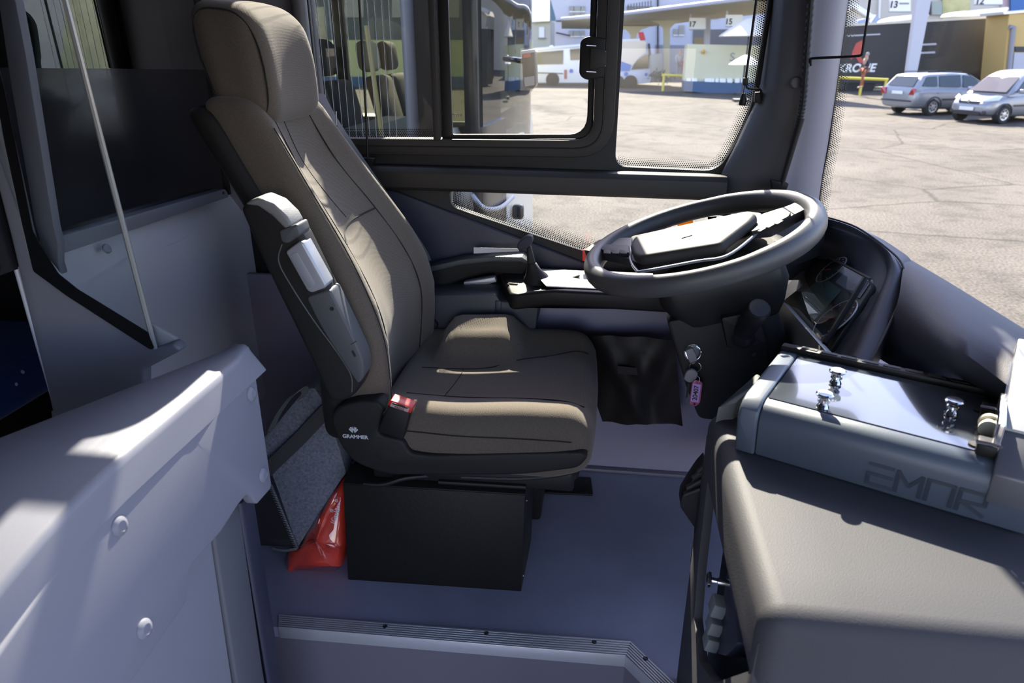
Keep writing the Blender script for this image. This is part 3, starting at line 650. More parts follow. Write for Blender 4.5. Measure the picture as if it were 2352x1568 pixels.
# seat belt on the window side of the backrest
sb = thing('seat_belt', (-.6, 1.8, .5), 'black seat belt running down the window side of the driver seat', 'seat belt')
def ribbon(path, wdir, w, t=.0015):
    wd = V(wdir).normalized() * w / 2; P = [V(p) for p in path]; rings = []
    for i, p in enumerate(P):
        tn = (P[min(i + 1, len(P) - 1)] - P[max(i - 1, 0)]).normalized(); nn = tn.cross(wd).normalized() * t
        rings.append([p - wd - nn, p + wd - nn, p + wd + nn, p - wd + nn])
    return MB().loft(rings)
bp_ = spline([PY(728, 215, 1.90), PY(752, 262, 1.86), PY(790, 322, 1.82), PY(850, 410, 1.81), PY(900, 480, 1.815), PY(960, 568, 1.825), PY(976, 600, 1.826)], 6)
ribbon(bp_, (.5, .75, -.1), .046).build('strap', M_BELT, sb)
ribbon(spline([PY(974, 600, 1.835), PY(984, 660, 1.83), PY(985, 720, 1.825), PY(982, 772, 1.81)], 5), (.85, .2, 0), .03).build('lower_strap', M_BELT, sb)
MB().tube([PY(772, 256, 1.84), PY(772, 288, 1.84)], .0022, 6).build('guide_pin', M_SILVER, sb)
MB().tube([PY(772, 286, 1.84), PY(762, 306, 1.84)], [.005, .007], 8).build('belt_guide', M_BLACK, sb)
lb = MB().prism(rp(LY([(970, 752), (1006, 750), (1001, 786), (966, 790)], 1.80), .002), (0, .002, 0)).build('care_label', M_BLACK, sb)
text('A&P', 'lettering', PY(984, 762, 1.7988), (1, 0, .1), (0, 0, 1), .010, M_TEXT, lb, mirror=False)
MB().prism(LY([(952, 762), (964, 760), (965, 772), (953, 774)], 1.79), (0, .002, 0)).build('white_tag', M_PAPER, sb)
MB().prism(rp(LY([(945, 778), (1004, 790), (1000, 800), (950, 800)], 1.80), .004), (0, .02, 0)).build('anchor', M_BLACK, sb, bevel=.002)

# felt bag and red packet behind the seat
fb = thing('felt_bag', (-.7, 1.38, 0), 'grey felt bag with black strap leaning behind the driver seat', 'bag')
Bp = rp([PY(x, y, Yb) for x, y, Yb in ((600, 1010, 1.40), (640, 968, 1.41), (700, 895, 1.43), (722, 890, 1.43), (752, 938, 1.42), (795, 1085, 1.41), (780, 1106, 1.40), (683, 1258, 1.36), (640, 1130, 1.37), (606, 1040, 1.39))], .006, 3)
mb = MB(); n_ = len(Bp); cB = sum(Bp, V()) / n_
mb.prism(Bp, (0, .07, 0)); bm_o = mb.build('bag_body', M_FELT, fb, bevel=.012, seg=3)
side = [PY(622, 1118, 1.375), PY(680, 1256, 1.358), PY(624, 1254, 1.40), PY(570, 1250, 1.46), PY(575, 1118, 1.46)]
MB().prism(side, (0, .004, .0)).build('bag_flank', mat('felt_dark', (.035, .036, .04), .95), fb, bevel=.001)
def hem(path, r=.0042):
    m = MB(); P = spline(path, 14); m.tube(P, r * .75, 6)
    for i in range(1, len(P) - 1):
        t = (P[i + 1] - P[i - 1]).normalized(); u = t.cross(V((0, 1, 0))).normalized()
        m.tube([P[i] - u * r * 1.2 + V((0, -r, 0)) - t * .001, P[i] + V((0, -r * 1.4, 0)), P[i] + u * r * 1.2 + V((0, -r, 0)) + t * .001], r * .28, 4)
    return m
hem([PY(622, 1112, 1.366), PY(652, 1185, 1.356), PY(683, 1258, 1.35)]).build('stitched_hem', M_HEM, fb)
hem([PY(683, 1258, 1.35), PY(655, 1262, 1.37), PY(626, 1257, 1.39)], .0032).build('stitched_hem', M_HEM, fb)
hem([PY(610, 1008, 1.39), PY(645, 968, 1.40)], .0035).build('stitched_hem', M_HEM, fb)
ribbon([PY(612, 1082, 1.368), PY(625, 1068, 1.372), PY(690, 1006, 1.395), PY(752, 940, 1.405)], PY(640, 1080, 1.38) - PY(612, 1050, 1.38), .034, .0015).build('strap', M_BELT, fb)
hp = spline([PY(622, 988, 1.39), PY(640, 950, 1.385), (PY(668, 912, 1.38)), PY(697, 892, 1.39), PY(700, 905, 1.40), PY(690, 915, 1.41)], 6)
ribbon(hp, (.7, -.1, .5), .026, .0012).build('handle', mat('grey_webbing', (.10, .11, .115), .8, bump=.9, bscale=500), fb)

rd_ = thing('red_packet', (-.70, 1.4, 0), 'red vest folded in clear plastic on floor behind the black box', 'packet')
M_REDF = mat('red_cloth', (.62, .045, .022), .55, bump=.9, bscale=28, var=.35, vscale=14, coat=.6)
Rb = [PY(660, 1306, 1.36), PY(655, 1268, 1.37), PY(690, 1245, 1.38), PY(745, 1160, 1.39), PY(776, 1112, 1.40), PY(792, 1125, 1.40), PY(797, 1250, 1.38), PY(780, 1308, 1.37)]
def crumple(p): return p + V((.0, -.008 * math.sin(p.z * 90 + p.x * 40) - .006 * math.sin(p.x * 130), .007 * math.sin(p.x * 85 + p.z * 60)))
mb = MB(); Rr = rp(Rb, .02, 4); c_ = sum(Rr, V()) / len(Rr)
rgs = []
for s_, dy in ((1.0, .08), (1.03, .05), (1.03, .02), (.97, .002), (.85, -.012), (.6, -.020), (.3, -.022), (.05, -.024)):
    rgs.append([crumple(c_ + (p - c_) * s_ + V((0, dy, 0))) for p in Rr])
mb.loft(rgs); mb.build('vest', M_REDF, rd_, ang=50)
M_FILM = glassmat('clear_film', (.97, .93, .92), .09, rough=.06)
mb = MB(); rgs = []
for s_, dy in ((1.02, .09), (1.05, .04), (1.03, .0), (.92, -.016), (.66, -.027), (.33, -.030), (.05, -.031)):
    rgs.append([c_ + (p - c_) * s_ + V((0, dy + .004 * math.sin(p.z * 140 + p.x * 30), 0)) for p in Rr])
mb.loft(rgs); mb.build('plastic_wrap', M_FILM, rd_, ang=75)
for x, y in ((772, 1148), (762, 1171)): text('e', 'lettering', PY(x, y, 1.362), (1, 0, .1), (0, 0, 1), .020, M_TEXT, rd_)
text('1Gns12', 'lettering', PY(770, 1185, 1.352), PY(782, 1150, 1.38) - PY(762, 1205, 1.38), (-1, 0, .3), .017, M_TEXT, rd_)
# ================================================================== CAB GATE (foreground left)
XG = -.6
gate = thing('cab_gate', (XG - .05, .7, -.25), 'pale grey moulded half-height cab gate with flat top and round rivets', 'gate')
def PG(x, y):                                           # the side face leans out a little towards its foot
    d = _ray(x, y); k = .16; return C0 + d * ((XG + k * (.76 - EYE)) / (d.x + k * d.z))
def LG(pts): return [PG(x, y) for x, y in pts]
def gz(y): d = max(0, .70 - y); return .762 - .62 * d * d
def cap_sec(y):
    xl = -.663 if y > 1.05 else lerp(-.663, -1.02, (1.05 - y) / .75)
    e = .014 * sst((y - 1.0) / .08); z = gz(y); s_ = .048 + .010 * sst((.62 - y) / .2); r = .011
    return [V((XG - .012, y, z - s_)), V((XG + .010, y, z - s_)), V((XG - .001 - e, y, z - r * 1.1)), V((XG - .0035 - e, y, z - r * .45)), V((XG - r - e, y, z)), V((lerp(XG, xl, .5), y, z)), V((xl + .02, y, z)), V((xl, y, z - .012)), V((xl, y, z - .06))]
ys = [1.078, 1.074, 1.066, 1.05, 1.02, .95, .88, .8, .74, .68, .62, .56, .5, .44, .38, .32, .26, .2]
MB().loft([cap_sec(y) if i else [lerp(p, V((-.64, 1.06, .74)), .05) for p in cap_sec(y)] for i, y in enumerate(ys)]).build('top_cap', M_GATE, gate, ang=50)
pan = LG([(588, 858), (437, 1003), (279, 1154), (126, 1315), (0, 1497)])
low = LG([(625, 1113), (622, 1124), (592, 1158)]); not_ = LG([(586, 1152), (578, 1140), (566, 1138), (548, 1160), (508, 1222), (444, 1296), (436, 1310), (430, 1383), (302, 1568)])
edge = pan + LG([(-180, 1720), (-180, 2300), (150, 1800)]) + list(reversed(not_)) + list(reversed(low))
MB().prism(edge, (-.022, 0, 0)).build('side_panel', M_GATE, gate, bevel=.004, seg=3)
lp = LX([(548, 1160), (508, 1222), (430, 1383), (302, 1568)], XG - .012)
MB().prism([V((XG - .014, .86, .52)), V((XG - .014, .80, -.25)), V((XG - .014, .25, -.25)), V((XG - .014, .25, .40)), V((XG - .014, .66, .50))], (-.01, 0, 0)).build('lower_panel', M_PANEL, gate)
MB().loft([[V((XG + dx, y + dy, z)) for dx, dy in ((-.008, -.0), (-.002, .03), (-.002, .075), (-.02, .095), (-.05, .095), (-.05, 0))] for y, z in ((.862, .54), (.84, .15), (.83, -.25))]).build('post', M_PILLARDK, gate, bevel=.004)
MB().loft([[V((XG + dx, y + dy, z)) for dx, dy in ((-.004, 0), (.0015, .006), (.0015, .045), (-.02, .06), (-.03, .03))] for y, z in ((.935, .52), (.925, .15), (.915, -.25))]).build('hinge_column', M_NAVY, gate, bevel=.003)
for x, y in ((274, 1208), (331, 1444), (577, 905), (604, 1091)):
    MB().lathe(PG(x, y), (1, 0, .16), [(.0135, -.002), (.0135, .001), (.0115, .0035), (.007, .0052), (.0066, .0046), (.0001, .0048)], 22).build('rivet', M_GATE, gate)
MB().lathe(PX(592, 842, XG - .004), (.3, 1, 0), [(.004, -.002), (.004, .003), (.0001, .003)], 8).build('bump_stop', M_SILVER, gate)

# ================================================================== CONSOLE (foreground right)
cons = thing('entrance_console', (.55, .85, -.25), 'dark grey moulded entrance console under the ticket machine', 'console')
X0, Y0c, Y1c, ZT = .205, .640, 1.150, .653
def cmap(p):
    q = V((.205 + .42 + p.x, .895 + p.y, .590 + p.z))
    return q
MB().rbox((.42, .255, .0635), .030, cmap, seg=(10, 8, 3), rn=5).build('top_shell', M_CONS, cons, ang=75)
sl_ = [V((X0 + .004, Y1c - .008, .60)), V((X0 + .004, Y0c + .02, .60)), V((X0 + .004, Y0c + .02, -.25)), V((X0 - .02, Y1c - .02, -.25)), V((X0 - .004, Y1c - .01, .2))]
sl_ = [V((X0 + .003, y, z)) for y, z in ((1.142, .60), (.655, .60), (.655, -.25), (1.13, -.25), (1.142, .1))]
rec = rp(LX([(1627, 1095), (1645, 1177), (1673, 1307), (1712, 1471), (1722, 1540), (1640, 1568), (1606, 1520), (1594, 1420), (1603, 1300), (1622, 1130)], X0 + .003), .008, 3)
MB().plate(sl_, [rec], (.016, 0, 0)).build('side_skin', M_CONS, cons, bevel=.003)
MB().box((X0 + .062, .89, .17), (.01, .47, .84)).build('recess_back', M_DASHDK, cons)
MB().box((.62, .652, .2), (.80, .02, .82)).build('front_skin', mat('console_front', (.022, .022, .042), .6, spec=.2, bump=.15, bscale=500), cons, bevel=.006)
# recessed switch box: chrome spool knob and three rocker keys
pnl = MB().prism(rp(LX([(1672, 1306), (1688, 1400), (1694, 1480), (1668, 1506), (1648, 1500), (1655, 1410)], X0 + .020), .006), (.03, 0, 0)).build('switch_box', M_NAVY, cons, bevel=.003)
a = PX(1668, 1338, X0 + .016); k_ = MB(); k_.lathe(a, (-1, .12, .03), [(.006, -.01), (.006, .013), (.0045, .014), (.0045, .022), (.012, .024), (.0125, .028), (.008, .031), (.0001, .031)], 16); k_.build('release_knob', M_CHROME, cons)
for x, y in ((1648, 1392), (1641, 1433), (1634, 1470)):
    q = PX(x, y, X0 + .010); MB().box(q, (.022, .030, .026), Euler((0, R(12), 0))).build('rocker_key', mat('key_grey', (.16, .18, .18), .45) if 'key_grey' not in MATS else MATS['key_grey'], cons, bevel=.003)
# pedal box bracket left of the console, with stacked rubber ridges
pod = thing('switch_pod', PZ(1600, 1200, .3), 'small black rubber-ridged switch pod on console side facing the seat', 'switch')
MB().prism(rp(LY([(1622, 1062), (1604, 1082), (1585, 1110), (1566, 1142), (1563, 1165), (1598, 1215), (1612, 1200), (1626, 1120)], 1.16), .005), (0, .04, 0)).build('pod_body', M_BLACK, pod, bevel=.004)
for (x, y), (x2, y2) in (((1592, 1098), (1617, 1080)), ((1578, 1120), (1614, 1100)), ((1604, 1083), (1622, 1068)), ((1572, 1136), (1612, 1120))):
    MB().tube([PY(x, y, 1.158), PY(x2, y2, 1.158)], .0055, 8).build('ridge', M_RUBBER, pod)
MB().prism(LY([(1598, 1215), (1588, 1300), (1594, 1302), (1606, 1240)], 1.155), (0, .02, 0)).build('pod_stem', M_BLACK, pod, bevel=.002)

# ================================================================== TICKET MACHINE
UO, UU, UW = V((.231, 1.003, .653)), V((.893, -.45, 0)).normalized(), V((.45, .893, 0)).normalized()
def T(u, w, z=0): return UO + UU * u + UW * w + V((0, 0, z))
tm = thing('ticket_machine', T(.18, .12, .001), 'blue-grey ticket machine with three metal pegs standing on the console', 'ticket machine')
def tsec(u, k=0.): return [T(u, .005 - k, .002), T(u, -.004 - k, .062), T(u, .0 - k, .078 + k), T(u, .010, .088 + k), T(u, .026, .092 + k), T(u, .232, .092 + k), T(u, .244 + k, .085), T(u, .244 + k, .002)]
M_TM = mat('machine_case', (.075, .095, .125), .42, spec=.55, bump=.1, bscale=800)
MB().loft([tsec(.028), tsec(.385)]).build('case', M_TM, tm, bevel=.003)
MB().loft([tsec(-.004, .0), tsec(.0, .0025), tsec(.024, .0025), tsec(.027, 0)]).build('end_cap', M_TM, tm, bevel=.003)
MB().prism([T(.030, .030, .0925), T(.318, .030, .0925), T(.318, .226, .0925), T(.030, .226, .0925)], (0, 0, .0012)).build('top_plate', mat('plate_metal', (.05, .058, .068), .10, spec=.8, coat=.6, bump=.02, bscale=6), tm)
MB().prism([T(-.004, .229, .092), T(.335, .229, .092), T(.335, .247, .092), T(-.004, .247, .092)], (0, 0, .012)).build('rear_rail', M_BLACK, tm, bevel=.003)
for k in range(9): MB().prism([T(.03 + .033 * k, .234, .104), T(.056 + .033 * k, .234, .104), T(.056 + .033 * k, .243, .104), T(.03 + .033 * k, .243, .104)], (0, 0, .0012)).build('rail_tooth', M_RUBBER, tm)
for u, w in ((.107, .137), (.108, .039), (.271, .125)):
    MB().lathe(T(u, w, .0935), (0, 0, 1), [(.0085, 0), (.0095, .003), (.0075, .007), (.0055, .009), (.009, .012), (.0085, .016), (.0055, .018), (.0055, .020), (.0125, .022), (.013, .0245), (.011, .0262), (.0001, .0265)], 24).build('peg', M_CHROME, tm)
# upright printer unit at its right end
up_ = MB(); us = [T(.330, -.006, .04), T(.330, .250, .04), T(.330, .250, .17), T(.330, .232, .19), T(.330, .03, .115), T(.330, -.006, .085)]
up_.prism(us, UU * .055); upo = up_.build('printer', mat('printer_case', (.11, .115, .13), .35, spec=.6), tm, bevel=.004)
MB().prism([T(.3305, .235, .19), T(.3305, .05, .123), T(.384, .05, .123), T(.384, .235, .19)], (0, 0, .004)).build('printer_lid', mat('lid_grey', (.42, .44, .46), .25, spec=.7), tm, bevel=.002)
MB().prism([T(.329, .06, .10), T(.329, .20, .10), T(.329, .215, .165), T(.329, .19, .168), T(.329, .06, .115)], UU * -.002).build('clear_window', M_CLUST, tm)
for w in (.045, .165):
    MB().lathe(T(.305, w + .0, .095), (0, 0, 1), [(.008, 0), (.008, .0008), (.0001, .0008)], 14).build('slot_hole', M_RUBBER, tm)
    MB().box(T(.318, w - .012, .101), (.024, .030, .018), Euler((0, 0, -math.atan2(.45, .893)))).build('roller_block', M_BLACK, tm, bevel=.003)
    MB().tube([T(.304, w - .024, .111), T(.334, w - .024, .113)], .0025, 8).build('roller_pin', M_CHROME, tm)
MB().lathe(T(.318, .082, .104), UW, [(.013, 0), (.013, .006), (.010, .007), (.010, .018), (.014, .019), (.014, .026), (.009, .027), (.009, .038), (.0001, .038)], 18).build('gear_wheel', mat('cream_plastic', (.62, .61, .50), .45), tm)
MB().prism([T(.322, .02, .094), T(.331, .02, .094), T(.331, .13, .094), T(.322, .13, .094)], (0, 0, .05)).build('printer_cheek', M_CHROME, tm, bevel=.002)
M_EMB = mat('embossed_mark', (.035, .044, .062), .5); eu = (T(0, -.004, .062) - T(0, .005, .002)).normalized()
def stroke(u0, pts, w=.0052):
    for (xa_, ya_), (xb_, yb_) in zip(pts, pts[1:]):
        A_, B_ = [T(u0 + x * .030, 0, 0) + (T(0, .0035, .012) - T(0, 0, 0)) + eu * (y * .036) for x, y in ((xa_, ya_), (xb_, yb_))]
        dd = (B_ - A_).normalized(); sd_ = dd.cross(UW).normalized() * w / 2; e = dd * w * .35
        MB().prism([A_ - sd_ - e, B_ - sd_ + e, B_ + sd_ + e, A_ + sd_ - e], UW * -.0012).build('lettering', M_EMB, tm)
for u0, L_ in ((.190, [[(0, 1), (1, 1)], [(1, .52), (0, .52), (0, 0), (1, 0)]]), (.227, [[(0, 0), (0, 1), (.5, .4), (1, 1), (1, 0)]]), (.265, [[(0, 0), (0, 1), (1, 1), (1, 0)]]), (.303, [[(0, 0), (0, 1), (1, 1), (1, .5), (.1, .45), (1, 0)]])):
    for pl in L_: stroke(u0, pl)
# angled bracket at its left end
br = MB().prism(rp([PY(1648, 936, 1.10), PY(1690, 925, 1.10), PY(1752, 868, 1.15), PY(1738, 858, 1.15), PY(1672, 926, 1.12)], .004), V((0, .012, -.05)))
br.build('holder_bracket', mat('bracket_grey', (.17, .175, .17), .4), tm, bevel=.003)

# ================================================================== DASHBOARD
dash = thing('dashboard', (.58, 1.4, .30), 'dark blue-grey moulded dashboard with hooded instrument opening by the windshield', 'dashboard')
inn = [PX(1884, 513, .55), PX(1950, 532, .572), PX(2012, 563, .588), PX(2038, 600, .590), PX(2034, 640, .572), PX(1990, 735, .512), PX(1947, 821, .456)]
out = [PX(1896, 501, .556), PX(1964, 524, .585), PX(2043, 580, .606), PX(2072, 618, .609), PX(2073, 665, .594), PX(2035, 755, .532), PX(1993, 836, .474)]
sil = [PX(1906, 499, .60), PX(1985, 527, .63), PX(2062, 572, .645), PX(2095, 606, .636), PZ(2088, 680, .79), PZ(2056, 762, .735), PZ(2012, 842, .690)]
cl = [PX(1860, 600, .575), PX(1905, 596, .575), PX(1975, 625, .565), PX(2006, 650, .560), PX(1990, 700, .53), PX(1945, 760, .49), PX(1905, 817, .455)]
I, O_, Sg, Cq = (spline(q, 5) for q in (inn, out, sil, cl))
mb = MB(); mid = [lerp(a, b, .5) + V((-.006, -.004, .010)) for a, b in zip(I, O_)]
mb.grid([spline([c, i + V((-.002, 0, -.012)), i, m, o], 3) + [s] for c, i, m, o, s in zip(Cq, I, mid, O_, Sg)]); mb.solid(.006)
mb.build('hood', M_DASH, dash, ang=60)
far = [PZ(2080, 600, .838), PZ(2180, 660, .836), PZ(2352, 768, .822), PZ(2560, 900, .80), PZ(2800, 1060, .78)]
md = [PZ(2066, 705, .800), PZ(2180, 790, .815), PZ(2285, 858, .802), PZ(2440, 970, .785), PZ(2640, 1100, .765)]
nr = [PZ(2022, 790, .715), PZ(2130, 850, .735), PZ(2235, 905, .705), PZ(2380, 990, .67), PZ(2560, 1110, .65)]
lo2 = [p + V((-.03, -.06, -.16)) for p in nr]; back = [p + V((.05, .03, -.05)) for p in far]
lo3 = [p + V((.0, .03, -.03)) for p in nr]
mb = MB(); F_, M_, N_, L2, B_ = (spline(q, 6) for q in (far, md, nr, lo3, back))
mb.grid([spline([b, f, m, n_, l], 5) for b, f, m, n_, l in zip(B_, F_, M_, N_, L2)]); mb.solid(-.006); mb.build('wing', M_DASH, dash, ang=60)
MB().tube(spline([o + V((.002, -.002, .003)) for o in out], 6), .0022, 6).build('hood_joint', M_RUBBER, dash)
# floor of the dash: dark fascia round the instruments and far side top
MB().prism([PX(1640, 560, .46), PX(1700, 480, .585), PX(1880, 500, .60), PX(2000, 640, .585), PX(1920, 840, .475), PX(1740, 800, .43)], (.03, 0, -.03)).build('fascia', M_DASHDK, dash, bevel=.004)
MB().prism(rp([PZ(1606, 528, .842), PZ(1640, 486, .856), PZ(1700, 474, .858), PZ(1894, 503, .855), PZ(1896, 530, .855), PZ(1760, 580, .85)], .006), (0, 0, -.06)).build('side_top', M_DASHDK, dash, bevel=.006)
MB().prism(LX([(1764, 722), (1797, 692), (1906, 817), (1886, 846), (1762, 788)], .424), (.02, 0, -.01)).build('lower_bar', mat('bar_sunlit', (.42, .40, .36), .45), dash, bevel=.003)  # console plastic made paler and warmer for sunlight on the bar
MB().box((.50, 1.60, .38), (.14, .58, .48)).build('dash_core', M_DASHDK, dash, bevel=.01)
# switch keys on the window side of the dash
for i in range(2):
    for j in range(6):
        p = PZ(1652 + 20 * j + 22 * i * 0 - 14 * i, 486 + 5.2 * j + 11 * i, .8625)
        MB().box(p, (.026, .020, .008), Euler((R(8), R(-8), R(-8)))).build('switch_key', M_BLACK, dash, bevel=.002)
        if (i + j) % 2 == 0: MB().box(p + V((0, -.004, .0045)), (.012, .003, .0006), Euler((R(8), R(-8), R(-8)))).build('key_mark', M_TEXT, dash)
# instrument cluster
ic = thing('instrument_cluster', (.49, 1.5, .66), 'instrument cluster under a curved clear lens, with six small knobs', 'instrument panel')
TLf, TRn, BRn, BLf = PX(1915, 600, .55), PX(2008, 650, .55), PX(1903, 813, .45), PX(1797, 692, .45)
nrm = ((TRn - TLf).cross(BLf - TLf)).normalized()
if nrm.x > 0: nrm = -nrm
def CL(s_, t, h=0): return lerp(lerp(BLf, BRn, s_), lerp(TLf, TRn, s_), t) + nrm * h       # s far->near, t bottom->top
MB().prism(rp([CL(0, 0), CL(1, 0), CL(1, 1), CL(0, 1)], [.008, .008, .02, .03]), nrm * -.02).build('housing', M_BLACK, ic, bevel=.002)
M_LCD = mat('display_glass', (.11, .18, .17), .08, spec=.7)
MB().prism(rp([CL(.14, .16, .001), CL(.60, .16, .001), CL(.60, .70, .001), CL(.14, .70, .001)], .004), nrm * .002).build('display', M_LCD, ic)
MB().prism(rp([CL(.42, .74, .001), CL(.94, .74, .001), CL(.94, .97, .001), CL(.42, .97, .001)], .004), nrm * .002).build('reflection_strip', mat('reflection_grey', (.24, .25, .30), .08, spec=.8), ic)  # pale strip, like the lightened display, painted for windows reflected in the lens
for s_, t, r in ((.16, .86, .040), (.82, .36, .052)):
    c_ = CL(s_, t, .003); ux = (TRn - TLf).normalized(); uy = nrm.cross(ux).normalized()
    MB().tube([c_ + (ux * math.cos(a) + uy * math.sin(a)) * r for a in [2 * math.pi * k / 36 for k in range(36)]], .0016, 6, closed=True).build('gauge_ring', M_SILVER, ic)
    MB().lathe(c_, nrm, [(r * .97, -.001), (r * .97, .0005), (.0001, .0005)], 32).build('gauge_face', M_DASHDK, ic)
    for k in range(11):
        a = R(-40 + 26 * k); d1 = ux * math.cos(a) + uy * math.sin(a); MB().box(c_ + d1 * r * .84 + nrm * .001, (.004, .0012, .0008), Matrix((d1, nrm.cross(d1), nrm)).transposed()).build('gauge_tick', M_TEXT, ic)
    a = R(200); d1 = ux * math.cos(a) + uy * math.sin(a); MB().tube([c_ + nrm * .002, c_ + d1 * r * .8 + nrm * .003], [.0018, .0006], 6).build('needle', M_RED, ic)
for x, y in ((1822, 733), (1834, 743), (1844, 754), (1854, 763), (1863, 773), (1872, 783)):
    d = _ray(x, y); k = (BLf - C0).dot(nrm) / d.dot(nrm); p = C0 + d * k
    MB().lathe(p, nrm, [(.0082, 0), (.0082, .002), (.007, .003), (.006, .002)], 14).build('knob_ring', M_SILVER, ic)
    MB().lathe(p, nrm, [(.0062, 0), (.0062, .006), (.0045, .008), (.0001, .008)], 12).build('knob', M_BLACK, ic)
lens = MB(); lens.grid([[CL(s_, t, .012 + .018 * math.sin(math.pi * t)) for s_ in (0, .25, .5, .75, 1)] for t in [k / 8 for k in range(9)]]); lens.build('lens', M_CLUST, ic, ang=60)
MB().tube([CL(0, 0, .012), CL(1, 0, .012)], .003, 6).build('lens_edge', M_BLACK, ic); MB().tube([CL(0, 1, .012), CL(1, 1, .012)], .003, 6).build('lens_edge', M_BLACK, ic)
MB().tube([CL(1.0, .05, .018), CL(1.0, .95, .022)], .006, 8).build('side_grip', M_BLACK, ic)

# ================================================================== STEERING WHEEL
WC = V((.205, 1.50, .876)); tw, rl = R(17.3), .044
E1 = V((math.cos(tw), 0, math.sin(tw))); E2 = V((0, math.cos(rl), math.sin(rl))); E2 = (E2 - E1 * E2.dot(E1)).normalized(); EN = E1.cross(E2).normalized()
if EN.z < 0: EN = -EN
def PW(x, y, h=0):
    d = _ray(x, y); o = WC + EN * h; return C0 + d * ((o - C0).dot(EN) / d.dot(EN))
wh = thing('steering_wheel', WC, 'black two-spoke steering wheel with padded hub and button pods', 'steering wheel')
RR = .233; n = 96; rings = []
for k in range(n):
    a = 2 * math.pi * k / n; dr = E1 * math.cos(a) + E2 * math.sin(a)
    g = 1 + .07 * math.cos(2 * a) + .05 * sst((math.cos(a - .6) - .75) / .1) + .05 * sst((math.cos(a + .6) - .75) / .1)
    c_ = WC + dr * RR
    rings.append([c_ + dr * (math.cos(b) * .0190 * g) + EN * (math.sin(b) * .0240 * g - .005) for b in [2 * math.pi * j / 16 for j in range(16)]])
MB().loft(rings, loop=True).build('rim', M_WHEEL, wh, ang=80)
base = [PW(*q, -.018) for q in ((1444, 590), (1452, 562), (1720, 505), (1756, 510), (1735, 540), (1668, 592), (1470, 626), (1454, 618))]
hub = MB().prism(rp(base, .012), EN * .022).build('hub', M_BLACK, wh, bevel=.004)
pad = [PW(*q, .004) for q in ((1452, 585), (1460, 566), (1715, 511), (1744, 513), (1728, 532), (1660, 585), (1474, 613), (1460, 606))]
MB().prism(rp(pad, .012), EN * .024).build('horn_pad', M_HUB, wh, bevel=.011, seg=4)
MB().tube(spline([PW(*q, .006) for q in ((1448, 570), (1448, 596), (1462, 620), (1480, 622), (1600, 600), (1668, 588), (1728, 545), (1750, 518))], 5), .0030, 8).build('bezel', M_SILVER, wh)
MB().prism([PW(*q, .02) for q in ((1566, 552), (1590, 545), (1592, 549), (1568, 556))], EN * .0095).build('pad_emboss', M_BLACK, wh)
lsp = [PW(*q, -.012) for q in ((1345, 590), (1380, 566), (1412, 562), (1455, 562), (1452, 612), (1390, 598))]
ls = MB().prism(rp(lsp, .006), EN * .018).build('spoke', M_WHEEL, wh, bevel=.006, seg=3)
pod_ = MB().prism(rp([PW(*q, .006) for q in ((1378, 577), (1394, 568), (1446, 570), (1447, 588), (1400, 586))], .005), EN * .008).build('button_pod', M_DASH, ls, bevel=.003)
for x in (1395, 1414, 1432): MB().prism(rp([PW(x - 8, 575, .0145), PW(x + 8, 575, .0145), PW(x + 8, 583, .0145), PW(x - 8, 582, .0145)], .002), EN * .001).build('button', M_BLACK, ls, bevel=.0004)
rsp = [PW(*q, -.012) for q in ((1722, 548), (1752, 512), (1815, 492), (1862, 470), (1870, 492), (1830, 512), (1770, 545))]
rs_ = MB().prism(rp(rsp, .008), EN * .020).build('spoke', M_WHEEL, wh, bevel=.007, seg=3)
MB().prism(rp([PW(*q, .008) for q in ((1726, 540), (1752, 517), (1818, 495), (1812, 505), (1765, 530))], .004), EN * .008).build('button_pod', M_HUB, rs_, bevel=.003)
for x, y in ((1748, 527), (1768, 518), (1788, 510)): MB().prism(rp([PW(x - 9, y + 4, .0165), PW(x + 6, y - 4, .0165), PW(x + 12, y - 3, .0165), PW(x - 2, y + 5, .0165)], .002), EN * .0008).build('button', M_BLACK, rs_, bevel=.0003)
# ------------------------------------------------------------------ column
col = thing('steering_column', (.27, 1.5, .3), 'black steering column shroud with stalk and ignition lock below the wheel', 'steering column')
DN = -EN
def crec(d, hx, hy, ox=0, oy=0, r=.03): 
    c_ = WC + DN * d + E1 * ox + E2 * oy
    return rp([c_ + E1 * sx * hx + E2 * sy * hy for sx, sy in ((-1, -1), (1, -1), (1, 1), (-1, 1))], r, 5)
MB().loft([crec(.012, .05, .05, 0), crec(.03, .07, .06, .01), crec(.05, .13, .085, .02), crec(.11, .135, .09, .025, r=.05), crec(.165, .115, .08, .03, r=.05), crec(.185, .10, .07, .03)]).build('shroud', M_BLACK, col, ang=60)
MB().loft([crec(.18, .095, .07, .03), crec(.26, .09, .075, .045), crec(.45, .085, .075, .07), crec(.60, .08, .07, .08)]).build('lower_cover', M_DASHDK, col, ang=60)
igp = MB().prism(rp(LY([(1532, 738), (1690, 715), (1765, 792), (1768, 930), (1640, 966), (1606, 962), (1580, 900)], 1.43), .012), (0, .05, 0)).build('ignition_panel', M_DASHDK, col, bevel=.006)
lk = PY(1591, 809, 1.428)
MB().lathe(lk, (0, -1, .25), [(.0185, -.004), (.0185, .003), (.0165, .0045), (.014, .0045), (.013, .001), (.0001, .001)], 28).build('ignition_lock', M_CHROME, col)
MB().prism(rp(LY([(1656, 730), (1740, 715), (1762, 790), (1672, 802)], 1.405), .008), (0, .03, 0)).build('stalk_plate', M_BLACK, col, bevel=.006)
sa, sb_ = PY(1706, 764, 1.42), PY(1745, 706, 1.33)
ax = (sb_ - sa).normalized()
